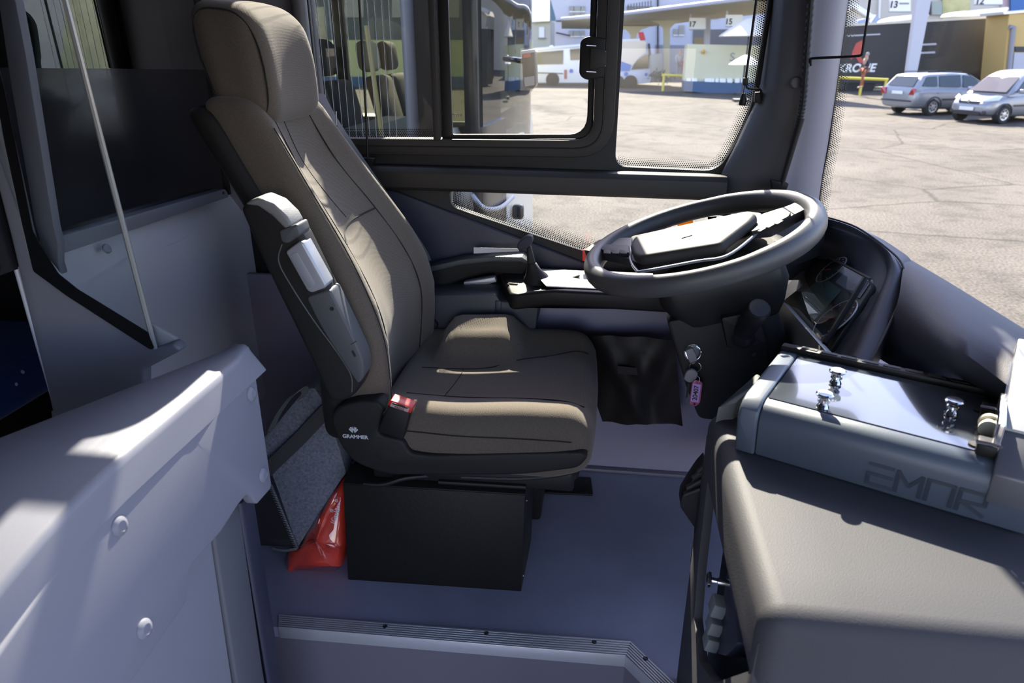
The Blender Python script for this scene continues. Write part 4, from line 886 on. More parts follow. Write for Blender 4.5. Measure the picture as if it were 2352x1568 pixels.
st = MB().lathe(sa, ax, [(.031, -.01), (.031, .004), (.024, .012), (.022, .02), (.0215, .07), (.0235, .085), (.024, .118), (.021, .124), (.0001, .125)], 22).build('stalk', M_BLACK, col, ang=50)
MB().lathe(sa + ax * .124, ax, [(.019, -.001), (.019, .0012), (.0001, .0012)], 22).build('stalk_cap', M_SCREW, st)
MB().lathe(PY(1732, 813, 1.428), (0, -1, 0), [(.005, -.001), (.005, .001), (.0001, .001)], 10).build('screw', M_SCREW, col)

# keys in the lock
ky = thing('ignition_keys', lk, 'grey-headed keys hanging from the ignition lock with a pink number tag', 'keys')
MB().prism(rp(LY([(1574, 806), (1590, 799), (1598, 812), (1602, 830), (1592, 838), (1584, 834)], 1.408), .004), (0, .014, 0)).build('key_head', mat('key_grip', (.20, .20, .21), .5), ky, bevel=.003)
MB().tube([PY(1588, 812, 1.410), lk + V((0, .012, 0))], .004, 8).build('key_blade', M_CHROME, ky)
kc = PY(1597, 843, 1.405); MB().tube([kc + V((math.cos(a) * .0122, .002 * math.sin(a), math.sin(a) * .0115)) for a in [2 * math.pi * k / 28 for k in range(28)]], .0008, 6, closed=True).build('key_ring', M_CHROME, ky)
MB().prism(rp(LY([(1577, 853), (1590, 847), (1604, 856), (1600, 872), (1585, 881), (1570, 872)], 1.402), .006), (0, .010, 0)).build('key_head', MATS['key_grip'], ky, bevel=.003)
MB().prism(LY([(1580, 880), (1584, 881), (1580, 912), (1575, 914)], 1.406), (0, .002, 0)).build('key_blade', M_CHROME, ky)
tg = MB().prism(rp(LY([(1597, 872), (1614, 878), (1608, 926), (1596, 935), (1583, 928), (1590, 878)], 1.398), .006), (0, .004, 0)).build('number_tag', mat('pink_plastic', (.36, .08, .17), .3, spec=.6), ky, bevel=.0015)
pq = LY([(1592, 880), (1610, 883), (1604, 924), (1586, 921)], 1.3975)
MB().prism(pq, (0, -.0006, 0)).build('tag_paper', mat('tag_paper', (.50, .34, .68), .8), tg)
text('20407', 'lettering', sum(pq, V()) / 4 + V((0, -.0011, 0)), pq[0] - pq[3], pq[0] - pq[1], .0145, M_TEXTDK, tg, bold=.0002)
MB().lathe(PY(1595, 928, 1.397), (0, -1, 0), [(.0022, -.001), (.0022, .0008), (.0001, .0008)], 10).build('tag_hole', M_RUBBER, tg)
MB().tube([PY(1601, 862, 1.400), PY(1607, 868, 1.399), PY(1605, 878, 1.397)], .0008, 6).build('tag_link', M_CHROME, ky)

# black vinyl apron right of the cushion
vr = []
for j in range(13):
    t = j / 12; row = []
    L_, R_ = PY(lerp(1318, 1384, t), lerp(764, 966, t), 1.86), PY(lerp(1548, 1568, t), lerp(778, 976, t), 1.80)
    for i in range(17):
        s_ = i / 16; p = lerp(L_, R_, s_)
        row.append(p + V((0, -.028 * math.exp(-((s_ - .62) / .16) ** 2 - ((t - .32) / .22) ** 2) - .018 * math.exp(-((s_ - .25 - .3 * t) / .10) ** 2) + .010 * math.sin(7 * s_ + 3 * t) * t - .006 * math.sin(16 * s_ + 9 * t), 0)))
    vr.append(row)
va = MB().grid(vr); va.solid(.003); vo = va.build('vinyl_apron', M_VINYL, ang=70, label='black vinyl apron hanging on side wall between seat cushion and steering column', cat='apron')
MB().prism(rp(LY([(1418, 840), (1476, 846), (1474, 862), (1418, 858)], 1.795), .004), (0, .002, 0)).build('patch', M_VINYL, vo)

# side ledge with tray, lever, paper
ld = thing('side_ledge', (-.1, 1.85, .55), 'black side ledge with glossy tray top beneath the low window', 'ledge')
lt_ = [V((-.235, 1.755, .640)), V((-.13, 1.745, .662)), V((.05, 1.745, .660)), V((.34, 1.745, .655)), V((.34, 1.96, .655)), V((-.30, 1.96, .66))]
MB().prism(rp(lt_, [.02, .03, 0, 0, 0, 0]), (0, 0, -.045)).build('ledge_rim', M_BLACK, ld, bevel=.008, seg=3)
MB().prism([V((-.14, 1.772, .6622)), V((.30, 1.772, .660)), V((.30, 1.93, .660)), V((-.20, 1.93, .6625))], (0, 0, .0015)).build('tray_mat', mat('tray_grey', (.26, .26, .265), .33, spec=.7, bump=.1, bscale=900), ld)
MB().prism(LY([(1282, 648), (1330, 632), (1332, 635), (1284, 652)], 1.86), (0, .01, 0)).build('tray_lip', M_BLACK, ld)
bx1 = rp(LY([(940, 680), (1138, 676), (1150, 694), (1238, 692), (1230, 756), (1100, 760), (940, 780)], 1.80), [0, .01, .01, .005, .005, .02, 0])
MB().prism(bx1, (0, .13, 0)).build('ledge_box', mat('ledge_blue', (.045, .048, .06), .5, bump=.12, bscale=500), ld, bevel=.006)
MB().prism(LY([(1137, 690), (1152, 692), (1149, 742), (1136, 742)], 1.797), (0, .02, 0)).build('box_rib', M_NAVY, ld, bevel=.003)
lv = thing('brake_lever', PZ(1225, 648, .662), 'black lever with rubber boot standing on ledge behind the far armrest', 'lever')
k0 = PY(1202, 556, 1.855)
MB().prism(rp(LY([(1187, 570), (1189, 558), (1208, 543), (1222, 543), (1224, 556), (1216, 566), (1208, 572), (1192, 576)], 1.84), .006), (0, .03, 0)).build('lever_knob', M_DASH, lv, bevel=.005, seg=3)
MB().prism(LY([(1209, 570), (1219, 565), (1229, 604), (1234, 632), (1212, 640)], 1.848), (0, .014, 0)).build('lever_stem', M_BLACK, lv, bevel=.003)
boot = [PY(1222, 604, 1.855), PY(1226, 618, 1.855), PY(1232, 632, 1.855), PY(1234, 650, 1.855)]
MB().loft([[b + V((math.cos(a) * r * 1.1, math.sin(a) * r * .9, .004 * math.sin(3 * a) * (r > .02))) for a in [2 * math.pi * k / 20 for k in range(20)]] for b, r in zip(boot, (.012, .018, .028, .040))]).build('boot', M_RUBBER, lv, ang=60)
MB().prism(LY([(1088, 568), (1190, 571), (1192, 577), (1088, 582)], 1.915), (0, .001, 0)).build('paper_slip', M_PAPER, label='white paper slip standing behind the far armrest', cat='paper')
# amber freshener bottle on the window ledge
fz = PY(1571, 545, 1.90)
af = thing('freshener_bottle', V((fz.x, fz.y, .700)), 'small amber glass bottle with wooden ball cap behind the steering wheel', 'bottle')
ztop = PY(1571, 500, 1.90).z
MB().lathe((fz.x, fz.y, .700), (0, 0, 1), [(.014, 0), (.0165, .004), (.019, .02), (.0205, ztop - .70 - .012), (.019, ztop - .70 - .004), (.010, ztop - .70), (.0001, ztop - .70)], 16).build('bottle_body', M_AMBER, af)
MB().ball((fz.x, fz.y, ztop + .010), .012).build('ball_cap', M_WOOD, af)
MB().box((fz.x, fz.y, .68), (.05, .05, .038)).build('bottle_stand', M_BLACK, af, bevel=.003)
rm = MB().prism(rp(LY([(1337, 575), (1352, 571), (1356, 596), (1338, 600)], 1.925), .003), (0, .01, 0)).build('red_reflector', M_RED, label='small red plastic marker at window corner left of the steering wheel', cat='reflector', bevel=.002)

# cable, strut, rods and blind cords round the pillar
cp = spline([PY(1870, -120, 1.855), PY(1862, 0, 1.855), PY(1853, 120, 1.855), PY(1846, 220, 1.853), PY(1836, 280, 1.855), PY(1822, 330, 1.857)], 14)
mb = MB(); mb.tube(cp, [.0072 if k % 2 else .0088 for k in range(len(cp))], 10); mb.build('corrugated_hose', M_RUBBER, label='black corrugated hose running down the front pillar', cat='hose', ang=20)
gs = thing('pillar_strut', PY(1794, 432, 1.85), 'black gas strut at foot of the front pillar above the wheel', 'strut')
MB().tube([PY(1840, 272, 1.845), PY(1795, 425, 1.85)], [.0085, .0062], 12).build('strut_tube', M_DASHDK, gs)
MB().prism(rp(LY([(1772, 414), (1812, 422), (1805, 440), (1775, 436)], 1.845), .003), (0, .022, 0)).build('strut_foot', M_BLACK, gs, bevel=.003)
MB().tube(spline([PY(1862, 150, 1.858), PY(1862, 139, 1.85), PY(1868, 134, 1.845), PY(1930, 131, 1.81), PY(1970, 128.5, 1.79), PY(1979, 125, 1.786), PY(1982, 112, 1.784), PY(1998, 0, 1.78), PY(2010, -110, 1.78)], 7), .0029, 8).build('visor_rod', M_BLACK, label='thin black bent rod crossing windshield beside the front pillar', cat='rod')
bl = thing('roller_blind_pull', PY(1706, 240, 1.925), 'thin black blind rod with hanging cord pull at the front side window', 'blind pull')
MB().tube([PY(1744, -90, 1.925), PY(1737, 0, 1.925), PY(1713, 182, 1.925)], .0030, 8).build('guide_rod', M_BLACK, bl)
MB().prism(LY([(1708, 179), (1720, 179), (1719, 196), (1707, 196)], 1.918), (0, .012, 0)).build('clamp', M_BLACK, bl, bevel=.001)
MB().tube(spline([PY(1714, 194, 1.925), PY(1716, 201, 1.925), PY(1726, 204, 1.928), PY(1742, 205, 1.935), PY(1748, 210, 1.945), PY(1748, 236, 1.955)], 6), .0028, 8).build('bracket_wire', M_BLACK, bl)
MB().prism(rp(LY([(1736, 212), (1752, 211), (1749, 238), (1734, 236)], 1.950), .003), (0, .02, 0)).build('rod_bracket', M_BLACK, bl, bevel=.002)
MB().tube([PY(1710, 195, 1.925), PY(1707, 218, 1.925)], .0010, 6).build('cord', M_RUBBER, bl)
MB().tube([PY(1708, 214, 1.925), PY(1706.5, 230, 1.925), PY(1705.5, 238, 1.925), PY(1705, 242, 1.925)], [.004, .0085, .0092, .0075], 12).build('cord_pull', M_BLACK, bl)
MB().tube([PY(1774, -60, 1.962), PY(1768, 15, 1.962), PY(1740, 195, 1.962)], .0065, 8).build('blind_channel', M_BLACK, bl)
bl2 = thing('blind_rod', PY(845, 380, 1.95), 'thin black blind guide rod in front of the fixed side pane', 'rod')
MB().tube([PY(820, -70, 1.955), PY(825, 0, 1.955), PY(840, 250, 1.955), PY(845, 368, 1.955)], .0034, 8).build('guide_rod', M_BLACK, bl2)
MB().prism(rp(LY([(826, 362), (860, 364), (852, 384), (832, 388)], 1.945), .003), (0, .03, 0)).build('rod_bracket', M_BLACK, bl2, bevel=.003)

# the coach's own outside mirror, hung by the front pillar
om = thing('outside_mirror', (.62, 2.3, 1.37), 'dark rounded outside mirror hanging at top of the front side window', 'mirror')
def om_map(p): return V((.65 + p.x, 2.31 + p.y, 1.56 + p.z + .05 * sst((p.x + .05) / .3) * (p.z < 0)))
MB().rbox((.295, .07, .185), .065, om_map, seg=(6, 2, 4), rn=4).build('housing', M_DASHDK, om, ang=70)
MB().prism([V((.42, 2.235, 1.42)), V((.88, 2.235, 1.46)), V((.88, 2.235, 1.70)), V((.42, 2.235, 1.70))], (0, .006, 0)).build('mirror_glass', M_CHROME, om)
MB().tube([V((.55, 2.31, 1.74)), V((.55, 2.28, 1.95)), V((.50, 2.04, 2.0))], .022, 10).build('arm', M_DASHDK, om)

# passenger seat seen past the side partition
ps = thing('passenger_seat', (-1.78, 1.5, -.25), 'dark blue passenger seat with pale flecks behind the side partition', 'seat')
def fleck(m):
    n = m.node_tree.nodes; L = m.node_tree.links; b = n['Principled BSDF']; tc = n.new('ShaderNodeTexCoord'); vz = n.new('ShaderNodeTexVoronoi'); vz.inputs['Scale'].default_value = 16; L.new(tc.outputs['Object'], vz.inputs['Vector'])
    lt = n.new('ShaderNodeMath'); lt.operation = 'LESS_THAN'; lt.inputs[1].default_value = .085; L.new(vz.outputs[0], lt.inputs[0]); src = b.inputs['Base Color'].links[0].from_socket
    mx = n.new('ShaderNodeMix'); mx.data_type = 'RGBA'; L.new(lt.outputs[0], mx.inputs[0]); L.new(src, mx.inputs[6]); mx.inputs[7].default_value = (.5, .55, .75, 1); L.new(mx.outputs[2], b.inputs['Base Color'])
fleck(M_FABBLUE)
MB().rbox((.24, .24, .06), .04, lambda p: V((-1.72 + p.x, 1.55 + p.y, .43 + p.z)), seg=(4, 4, 2)).build('seat_cushion', M_FABBLUE, ps, ang=70)
MB().rbox((.05, .24, .36), .04, lambda p: V((-1.93 + p.x - .25 * (p.z + .3), 1.55 + p.y, .84 + p.z)), seg=(2, 4, 6)).build('backrest', M_FABBLUE, ps, ang=70)
MB().box((-1.74, 1.55, .06), (.3, .3, .62)).build('seat_base', M_BLACK, ps, bevel=.01)
# ================================================================== OUTSIDE: yard, vehicles, buildings
G = -1.07
M_ASPH = mat('worn_asphalt', (.44, .425, .40), .9, spec=.12)
def asphalt(m):
    n = m.node_tree.nodes; L = m.node_tree.links; b = n['Principled BSDF']; tc = n.new('ShaderNodeTexCoord')
    def noise(s, d, lo, hi, a, c):
        t = n.new('ShaderNodeTexNoise'); t.inputs['Scale'].default_value = s; t.inputs['Detail'].default_value = d; L.new(tc.outputs['Object'], t.inputs['Vector'])
        r = n.new('ShaderNodeMapRange'); r.inputs[1].default_value = lo; r.inputs[2].default_value = hi; r.inputs[3].default_value = a; r.inputs[4].default_value = c; L.new(t.outputs[0], r.inputs[0]); return t, r
    t1, r1 = noise(.35, 8, .3, .62, .78, 1.12); t2, r2 = noise(30, 4, .32, .68, .55, 1.4); t3, r3 = noise(2.2, 6, .36, .5, .74, 1.0)
    vz = n.new('ShaderNodeTexVoronoi'); vz.feature = 'DISTANCE_TO_EDGE'; vz.inputs['Scale'].default_value = .28
    wr = n.new('ShaderNodeMix'); wr.data_type = 'VECTOR'; wr.inputs[0].default_value = .12; L.new(tc.outputs['Object'], wr.inputs[4]); L.new(t3.outputs['Color'], wr.inputs[5]); L.new(wr.outputs[1], vz.inputs['Vector'])
    cr = n.new('ShaderNodeMapRange'); cr.inputs[1].default_value = .0; cr.inputs[2].default_value = .012; cr.inputs[3].default_value = .45; cr.inputs[4].default_value = 1.; L.new(vz.outputs[0], cr.inputs[0])
    last = r1.outputs[0]
    for q in (r2, r3, cr):
        mm = n.new('ShaderNodeMath'); mm.operation = 'MULTIPLY'; L.new(last, mm.inputs[0]); L.new(q.outputs[0], mm.inputs[1]); last = mm.outputs[0]
    x = n.new('ShaderNodeVectorMath'); x.operation = 'SCALE'; x.inputs[0].default_value = (.115, .102, .086); L.new(last, x.inputs['Scale']); L.new(x.outputs[0], b.inputs['Base Color'])
    bp = n.new('ShaderNodeBump'); bp.inputs['Strength'].default_value = .5; bp.inputs['Distance'].default_value = .012; L.new(t2.outputs[0], bp.inputs['Height']); L.new(bp.outputs[0], b.inputs['Normal'])
asphalt(M_ASPH)
mb = MB(); mb.prism([V((-80, -40, G)), V((90, -40, G)), V((90, 110, G)), V((-80, 110, G))], (0, 0, -.3)); mb.build('ground', M_ASPH, kind='structure')
M_CAR1 = mat('silver_paint', (.26, .265, .285), .32, metal=.35, coat=.5); M_CARW = mat('white_car_paint', (.75, .76, .76), .25, coat=.6)
M_CARG = mat('green_car_paint', (.10, .32, .05), .3, coat=.5)
M_CGLASS = mat('car_glass', (.02, .03, .03), .06, spec=.8); M_TYRE = mat('tyre', (.015, .015, .015), .8)
M_RIMC = mat('hubcap', (.55, .56, .58), .3, metal=.7); M_LAMPR = mat('tail_lamp', (.30, .012, .012), .2, coat=.5); M_LAMPC = mat('head_lamp', (.62, .65, .68), .1, spec=.9, coat=1.)
M_PLATE = mat('number_plate', (.75, .75, .74), .5); M_TRIMDK = mat('car_trim', (.03, .03, .035), .5)
def car(name, loc, az, kind, paint, label):
    """loc: ground point under the middle; az: heading from +Y towards +X"""
    f = V((math.sin(az), math.cos(az), 0)); l = V((-f.y, f.x, 0)); o = V((loc[0], loc[1], G))
    def W_(x, y, z): return o + f * x + l * y + V((0, 0, z))
    t = thing(name, o, label, 'car')
    if kind == 'wagon':
        st = [(-2.27, .36, .62, .66), (-2.24, .28, .98, .76), (-2.1, .24, 1.0, .83), (-1.3, .20, 1.0, .875), (0, .18, .97, .885), (.9, .18, .93, .88), (1.5, .20, .84, .85), (2.05, .22, .74, .78), (2.25, .30, .60, .64)]
        gh = [(-2.20, -1.98, .97), (-1.95, -1.75, 1.38), (-1.6, -1.45, 1.45), (-.4, -.4, 1.475), (.25, .10, 1.45), (.95, .25, 1.40), (1.25, .30, 1.0)]
        roof = [(-2.22, .96), (-1.90, 1.40), (-1.6, 1.455), (-.5, 1.485), (.2, 1.46), (1.25, .93)]; wx = (-1.33, 1.28); wr_ = .315
        wins = [((-1.95, 1.05), (-1.25, 1.02), (-1.25, 1.38), (-1.72, 1.36)), ((-1.15, 1.02), (-.15, .99), (-.15, 1.41), (-1.15, 1.39)), ((-.05, .99), (.98, .96), (.35, 1.36), (-.05, 1.41))]
    else:
        st = [(-1.95, .36, .70, .68), (-1.90, .26, 1.0, .80), (-1.5, .20, 1.02, .84), (-.2, .18, .99, .855), (.8, .18, .95, .85), (1.25, .20, .90, .83), (1.7, .22, .78, .78), (1.92, .28, .66, .66), (1.99, .34, .58, .56)]
        roof = [(-1.92, .98), (-1.68, 1.46), (-1.35, 1.61), (-.4, 1.66), (.2, 1.62), (.62, 1.46), (1.22, .92)]; wx = (-1.22, 1.30); wr_ = .30
        wins = [((-1.66, 1.08), (-1.05, 1.05), (-1.05, 1.48), (-1.48, 1.46)), ((-.95, 1.05), (-.1, 1.02), (-.1, 1.53), (-.95, 1.50)), ((0, 1.02), (.95, .98), (.45, 1.40), (0, 1.52))]
    rings = []
    for x, zb, zt, w in st:
        h = zt - zb
        half = [(.0, zb), (w * .82, zb), (w * .94, zb + h * .12), (w, zb + h * .35), (w * .995, zb + h * .6), (w * .97, zb + h * .86), (w * .90, zt), (w * .55, zt + .012), (0, zt + .02)]
        rings.append([W_(x, y, z) for y, z in half] + [W_(x, -y, z) for y, z in reversed(half[1:-1])])
    MB().loft(rings).build('body', paint, t, ang=50, sub=1)
    rg = []
    wt = .62; wb = .80
    def half_w(z): return lerp(wb, wt, max(0, min(1, (z - .95) / .5)))
    # cabin as a skin of stations along the roof line, down to the belt
    xs = [roof[0][0] + (roof[-1][0] - roof[0][0]) * k / 20 for k in range(21)]
    for x in xs:
        zr = max(interp(roof, x), .90); hw = half_w(zr)
        rg.append([W_(x, y, z) for y, z in ((-.80, .86), (-half_w(lerp(.9, zr, .5)), lerp(.9, zr, .5)), (-hw, zr - .03), (-hw * .88, zr), (0, zr + .018), (hw * .88, zr), (hw, zr - .03), (half_w(lerp(.9, zr, .5)), lerp(.9, zr, .5)), (.80, .86))])
    MB().loft(rg).build('cabin', paint, t, ang=45)
    for sg in (1, -1):
        for q in wins:
            P = [W_(x, sg * (half_w(z) + .012), z) for x, z in q]; MB().prism(rp(P, .05, 3), l * sg * .006).build('side_window', M_CGLASS, t)
        for x in wx:
            c = W_(x, sg * .74, wr_)
            wh_ = MB().lathe(c, l * sg, [(wr_ * .7, -.1), (wr_, -.09), (wr_, .09), (wr_ * .93, .12), (wr_ * .66, .125), (wr_ * .62, .10), (.001, .10)], 24).build('wheel', M_TYRE, t)
            m = MB(); m.lathe(c + l * sg * .10, l * sg, [(wr_ * .64, 0), (wr_ * .62, .018), (wr_ * .5, .008), (.06, .02), (.001, .022)], 24)
            m.build('hubcap', M_RIMC, wh_)
            for k in range(7):
                a = 2 * math.pi * k / 7; d = f * math.cos(a) + V((0, 0, 1)) * math.sin(a); p = c + l * sg * .116 + d * wr_ * .40
                MB().lathe(p, l * sg, [(.034, -.002), (.034, .006), (.001, .006)], 10).build('hub_hole', M_TRIMDK, wh_)
            arch = [W_(x, sg * .0, wr_) + l * sg * (.868 if kind == 'wagon' else .84) + (f * math.cos(a) + V((0, 0, 1)) * math.sin(a)) * (wr_ + .035) for a in [math.pi * k / 14 for k in range(15)]]
            MB().tube(arch, .022, 6).build('wheel_arch', M_TRIMDK, t)
        MB().box(W_(-.1, sg * (.892 if kind == 'wagon' else .862), .56), (.01, .01, .01)) if False else None
        MB().prism([W_(-1.0 if kind == 'wagon' else -.9, sg * .885 if kind == 'wagon' else sg * .855, z) for z in (.54, .60)] + [W_(.95, sg * .885 if kind == 'wagon' else sg * .855, z) for z in (.60, .54)], l * sg * .008).build('side_strip', M_TRIMDK, t)
        mz = 1.02; MB().rbox((.06, .10, .07), .04, lambda p: W_(.86 + p.x, sg * .94 + p.y, mz + p.z), seg=(1, 1, 1), rn=2).build('mirror', paint, t)
        for x in (-.1, -1.1): MB().box(W_(x - .1, sg * .885, .80), (.12, .02, .025), Euler((0, 0, math.pi / 2 - az))).build('door_handle', paint, t)
    if kind == 'wagon':
        MB().prism(rp([W_(-2.20, -.62, 1.03), W_(-2.20, .62, 1.03), W_(-1.94, .54, 1.37), W_(-1.94, -.54, 1.37)], .05), -f * .015).build('rear_window', M_CGLASS, t)
        MB().prism(rp([W_(1.24, -.70, .98), W_(1.24, .70, .98), W_(.36, .56, 1.40), W_(.36, -.56, 1.40)], .05), f * .02 + V((0, 0, .03))).build('windshield', M_CGLASS, t)
        for sg in (1, -1): MB().prism(rp([W_(-2.235, sg * .50, .74), W_(-2.235, sg * .76, .74), W_(-2.19, sg * .80, .96), W_(-2.21, sg * .60, .97)], .03), -f * .05 + l * sg * .05).build('tail_lamp', M_LAMPR, t, bevel=.01)
        MB().box(W_(-2.275, 0, .80), (.02, .52, .11), Euler((0, 0, math.pi / 2 - az))).build('number_plate', M_PLATE, t, bevel=.004)
        MB().prism([W_(-2.275, -.72, .50), W_(-2.275, .72, .50), W_(-2.275, .72, .55), W_(-2.275, -.72, .55)], -f * .03).build('bumper_strip', M_TRIMDK, t)
        for sg in (1, -1): MB().tube([W_(-1.6, sg * .56, 1.51), W_(.0, sg * .56, 1.53)], .016, 6).build('roof_rail', M_TRIMDK, t)
    else:
        MB().prism(rp([W_(1.235, -.68, .97), W_(1.235, .68, .97), W_(.62, .56, 1.425), W_(.62, -.56, 1.425)], .05), f * .02 + V((0, 0, .02))).build('windshield', M_CGLASS, t)
        MB().prism(rp([W_(-1.92, -.60, 1.02), W_(-1.92, .60, 1.02), W_(-1.70, .54, 1.44), W_(-1.70, -.54, 1.44)], .05), -f * .015).build('rear_window', M_CGLASS, t)
        for sg in (1, -1):
            MB().prism(rp([W_(1.90, sg * .42, .66), W_(1.66, sg * .80, .72), W_(1.50, sg * .80, .86), W_(1.74, sg * .52, .80)], .04), V((0, 0, .035)) + f * .03).build('head_lamp', M_LAMPC, t, bevel=.01)
            MB().lathe(W_(1.93, sg * .60, .36), f, [(.06, -.03), (.06, .03), (.045, .035), (.001, .03)], 14).build('fog_lamp', M_TRIMDK, t)
        MB().prism(rp([W_(1.955, -.36, .62), W_(1.955, .36, .62), W_(1.93, .44, .70), W_(1.93, -.44, .70)], .02), f * .03).build('grille', M_TRIMDK, t)
        MB().prism(rp([W_(1.965, -.48, .27), W_(1.965, .48, .27), W_(1.985, .52, .38), W_(1.985, -.52, .38)], .03), f * .025).build('lower_grille', M_TRIMDK, t)
        MB().box(W_(2.02, 0, .46), (.02, .52, .11), Euler((0, 0, math.pi / 2 - az))).build('number_plate', M_PLATE, t, bevel=.004)
        MB().lathe(W_(1.965, 0, .70), f, [(.05, 0), (.05, .03), (.001, .03)], 14).build('badge', M_CHROME, t)
    return t
rw = PZ(2138, 266, G); az1 = R(66); f1 = V((math.sin(az1), math.cos(az1), 0)); l1 = V((-f1.y, f1.x, 0))
c1 = rw + f1 * 1.33 + l1 * .85
car('estate_car', c1, az1, 'wagon', M_CAR1, 'silver estate car with dark red tail lamps seen from behind in the yard')
fw_ = PZ(2301, 285, G); az2 = R(243); f2_ = V((math.sin(az2), math.cos(az2), 0)); l2_ = V((-f2_.y, f2_.x, 0))
c2 = fw_ - f2_ * 1.30 - l2_ * .85
car('compact_van', c2, az2, 'mpv', M_CAR1, 'silver compact van parked nose towards the bus beside the estate car')
car('white_car', V((14.2, 22.6, 0)), R(235), 'mpv', M_CARW, 'white car parked beyond the compact van, mirrored in the cab pane')
car('green_car', V((17.4, 30.6, 0)), R(240), 'wagon', M_CARG, 'green estate car parked beside the white car')

# ------------------------------------------------------------------ neighbouring coach, hollow, with seats behind its glass
M_BUSDK = mat('bus_black', (.012, .013, .015), .25, spec=.6); M_CREAM = mat('cream_paint', (.62, .60, .52), .35, coat=.3); M_BUSIN = mat('bus_inner', (.10, .11, .12), .6)
M_BGLASS = glassmat('coach_glass', (.64, .65, .57), .07)
nb = thing('neighbour_coach', (-4, 4.6, G), 'cream and black coach parked alongside, rows of headrests behind its glass', 'bus')
YN, YF, XR, XF = 3.35, 5.85, -11.5, -.615
def bxp(name, a, b, m, par=None, bev=0): a, b = V(a), V(b); return MB().box((a + b) / 2, (abs(b.x - a.x), abs(b.y - a.y), abs(b.z - a.z))).build(name, m, par or nb, bevel=bev)
bxp('side_skirt', (XR, YN, -.85), (-1.55, YN + .05, .62), M_CREAM); bxp('side_skirt', (XR, YF - .05, -.85), (-.6, YF, .70), M_CREAM)
bxp('roof', (XR, YN, 1.78), (-.7, YF, 1.85), M_CREAM, bev=.02); bxp('floor_pan', (XR, YN, -.12), (-.6, YF, -.02), M_BUSIN)
bxp('rear_wall', (XR, YN, -.85), (XR + .06, YF, 1.8), M_BUSIN)
bxp('cant_rail', (XR, YN, 1.68), (-.8, YN + .06, 1.80), M_BUSDK); bxp('cant_rail', (XR, YF - .06, 1.68), (-.8, YF, 1.80), M_BUSDK)
for k in range(6): bxp('window_post', (-3.2 - 1.6 * k, YN, .6), (-3.1 - 1.6 * k, YN + .05, 1.7), M_BUSDK); bxp('window_post', (-2.2 - 1.6 * k, YF - .05, .6), (-2.1 - 1.6 * k, YF, 1.7), M_BUSDK)
for k in range(6):
    x1 = -1.62 - 1.6 * k if k == 0 else -3.2 - 1.6 * (k - 1); x0 = -3.1 - 1.6 * k
    bxp('side_pane', (x0, YN + .02, .62), (x1, YN + .026, 1.70), M_BGLASS)
    bxp('side_pane', (-2.1 - 1.6 * k, YF - .03, .70), (-.62 - 1.6 * k, YF - .024, 1.70), M_BGLASS)
bxp('window_sill', (XR, YF - .32, .72), (-1.4, YF - .05, .76), mat('sill_light', (.55, .57, .48), .6))
cx = PY(947, 160, YN + .06); MB().tube([V((cx.x, YN + .10, -.1)), V((cx.x, YN + .10, 2.4))], .052, 16).build('grab_column', mat('column_grey', (.34, .34, .36), .4), nb)
xd = PY(985, 160, YN).x; bxp('door_post', (xd - .06, YN, -.85), (xd + .05, YN + .07, 2.4), M_BUSDK)
# door glass, A-post, wrapped windshield
xa = PY(1072, 160, YN).x
bxp('door_pane', (xd + .05, YN + .02, -.3), (xa, YN + .026, 1.74), M_BGLASS); bxp('door_skirt', (xd + .05, YN, -.85), (xa, YN + .05, -.3), M_CREAM)
fr_ = spline([(xa - .01, YN, 0), (xa + .02, YN + .002, 0), (xa + .04, YN + .01, 0)], 5)
wr2 = spline([(xa + .04, YN + .01, 0), (XF - .03, YN + .06, 0), (XF, YN + .16, 0), (XF + .03, YN + .62, 0)], 5)
glassmat('coach_corner_glass', (.40, .43, .43), .035)
mb = MB(); mb.grid([[p + V((0, 0, z)) for p in wr2] for z in (.9, 1.3, 1.82)]); mb.solid(-.01); mb.build('corner_post', M_BUSDK, nb, ang=60)
mb = MB(); mb.grid([[p + V((0, 0, z)) for p in wr2] for z in (-.2, .4, .9)]); mb.solid(.03); mb.build('corner_trim', M_BUSDK, nb, ang=60)
mb = MB(); mb.grid([[p + V((-.02 * (z > 1.7), 0, z)) for p in fr_] for z in (-.2, .5, 1.0, 1.5, 1.82)]); mb.solid(.03); mb.build('corner_post', M_BUSDK, nb, ang=60)
wf = spline([(XF, YN + .16, 0), (XF + .035, YN + .7, 0), (XF + .045, 4.6, 0), (XF + .03, YF - .4, 0), (XF - .1, YF, 0)], 5)
mb = MB(); mb.grid([[p + V((0, 0, z)) for p in wf] for z in (.45, 1.2, 1.82)]); mb.solid(-.01); mb.build('windshield', MATS['coach_corner_glass'], nb, ang=60)
nose_ = spline([(xd + .05, YN - .004, 0), (xa, YN - .012, 0), (XF - .08, YN + .0, 0), (XF - .005, YN + .12, 0), (XF + .04, YN + .7, 0), (XF + .05, 4.6, 0), (XF + .03, YF - .3, 0), (XF - .1, YF, 0)], 5)
prof_n = [(-.95, -.03), (-.8, .02), (-.3, .03), (.2, .02), (.62, .0), (.84, -.05)]
i0 = 6
mb = MB(); mb.grid([[p + V((0, -.0, z)) * 1 + (V((o, -o * .5, 0)) if k > 4 else V((0, 0, 0))) for k, p in enumerate(nose_)] for z, o in prof_n[:5]]); mb.solid(.02); mb.build('front_apron', M_CREAM, nb, ang=60)
bm_ = spline([(XF - .10, YN - .004, 0), (XF - .01, YN + .10, 0), (XF + .035, YN + .55, 0), (XF + .05, 4.6, 0), (XF + .03, 5.6, 0)], 5)
mb = MB(); mb.grid([[p + V((-d, 0, z)) for p in bm_] for z, d in ((.55, 0), (.72, .01), (.84, .03), (.90, .06))]); mb.solid(.02); mb.build('corner_panel', M_CREAM, nb, ang=60)
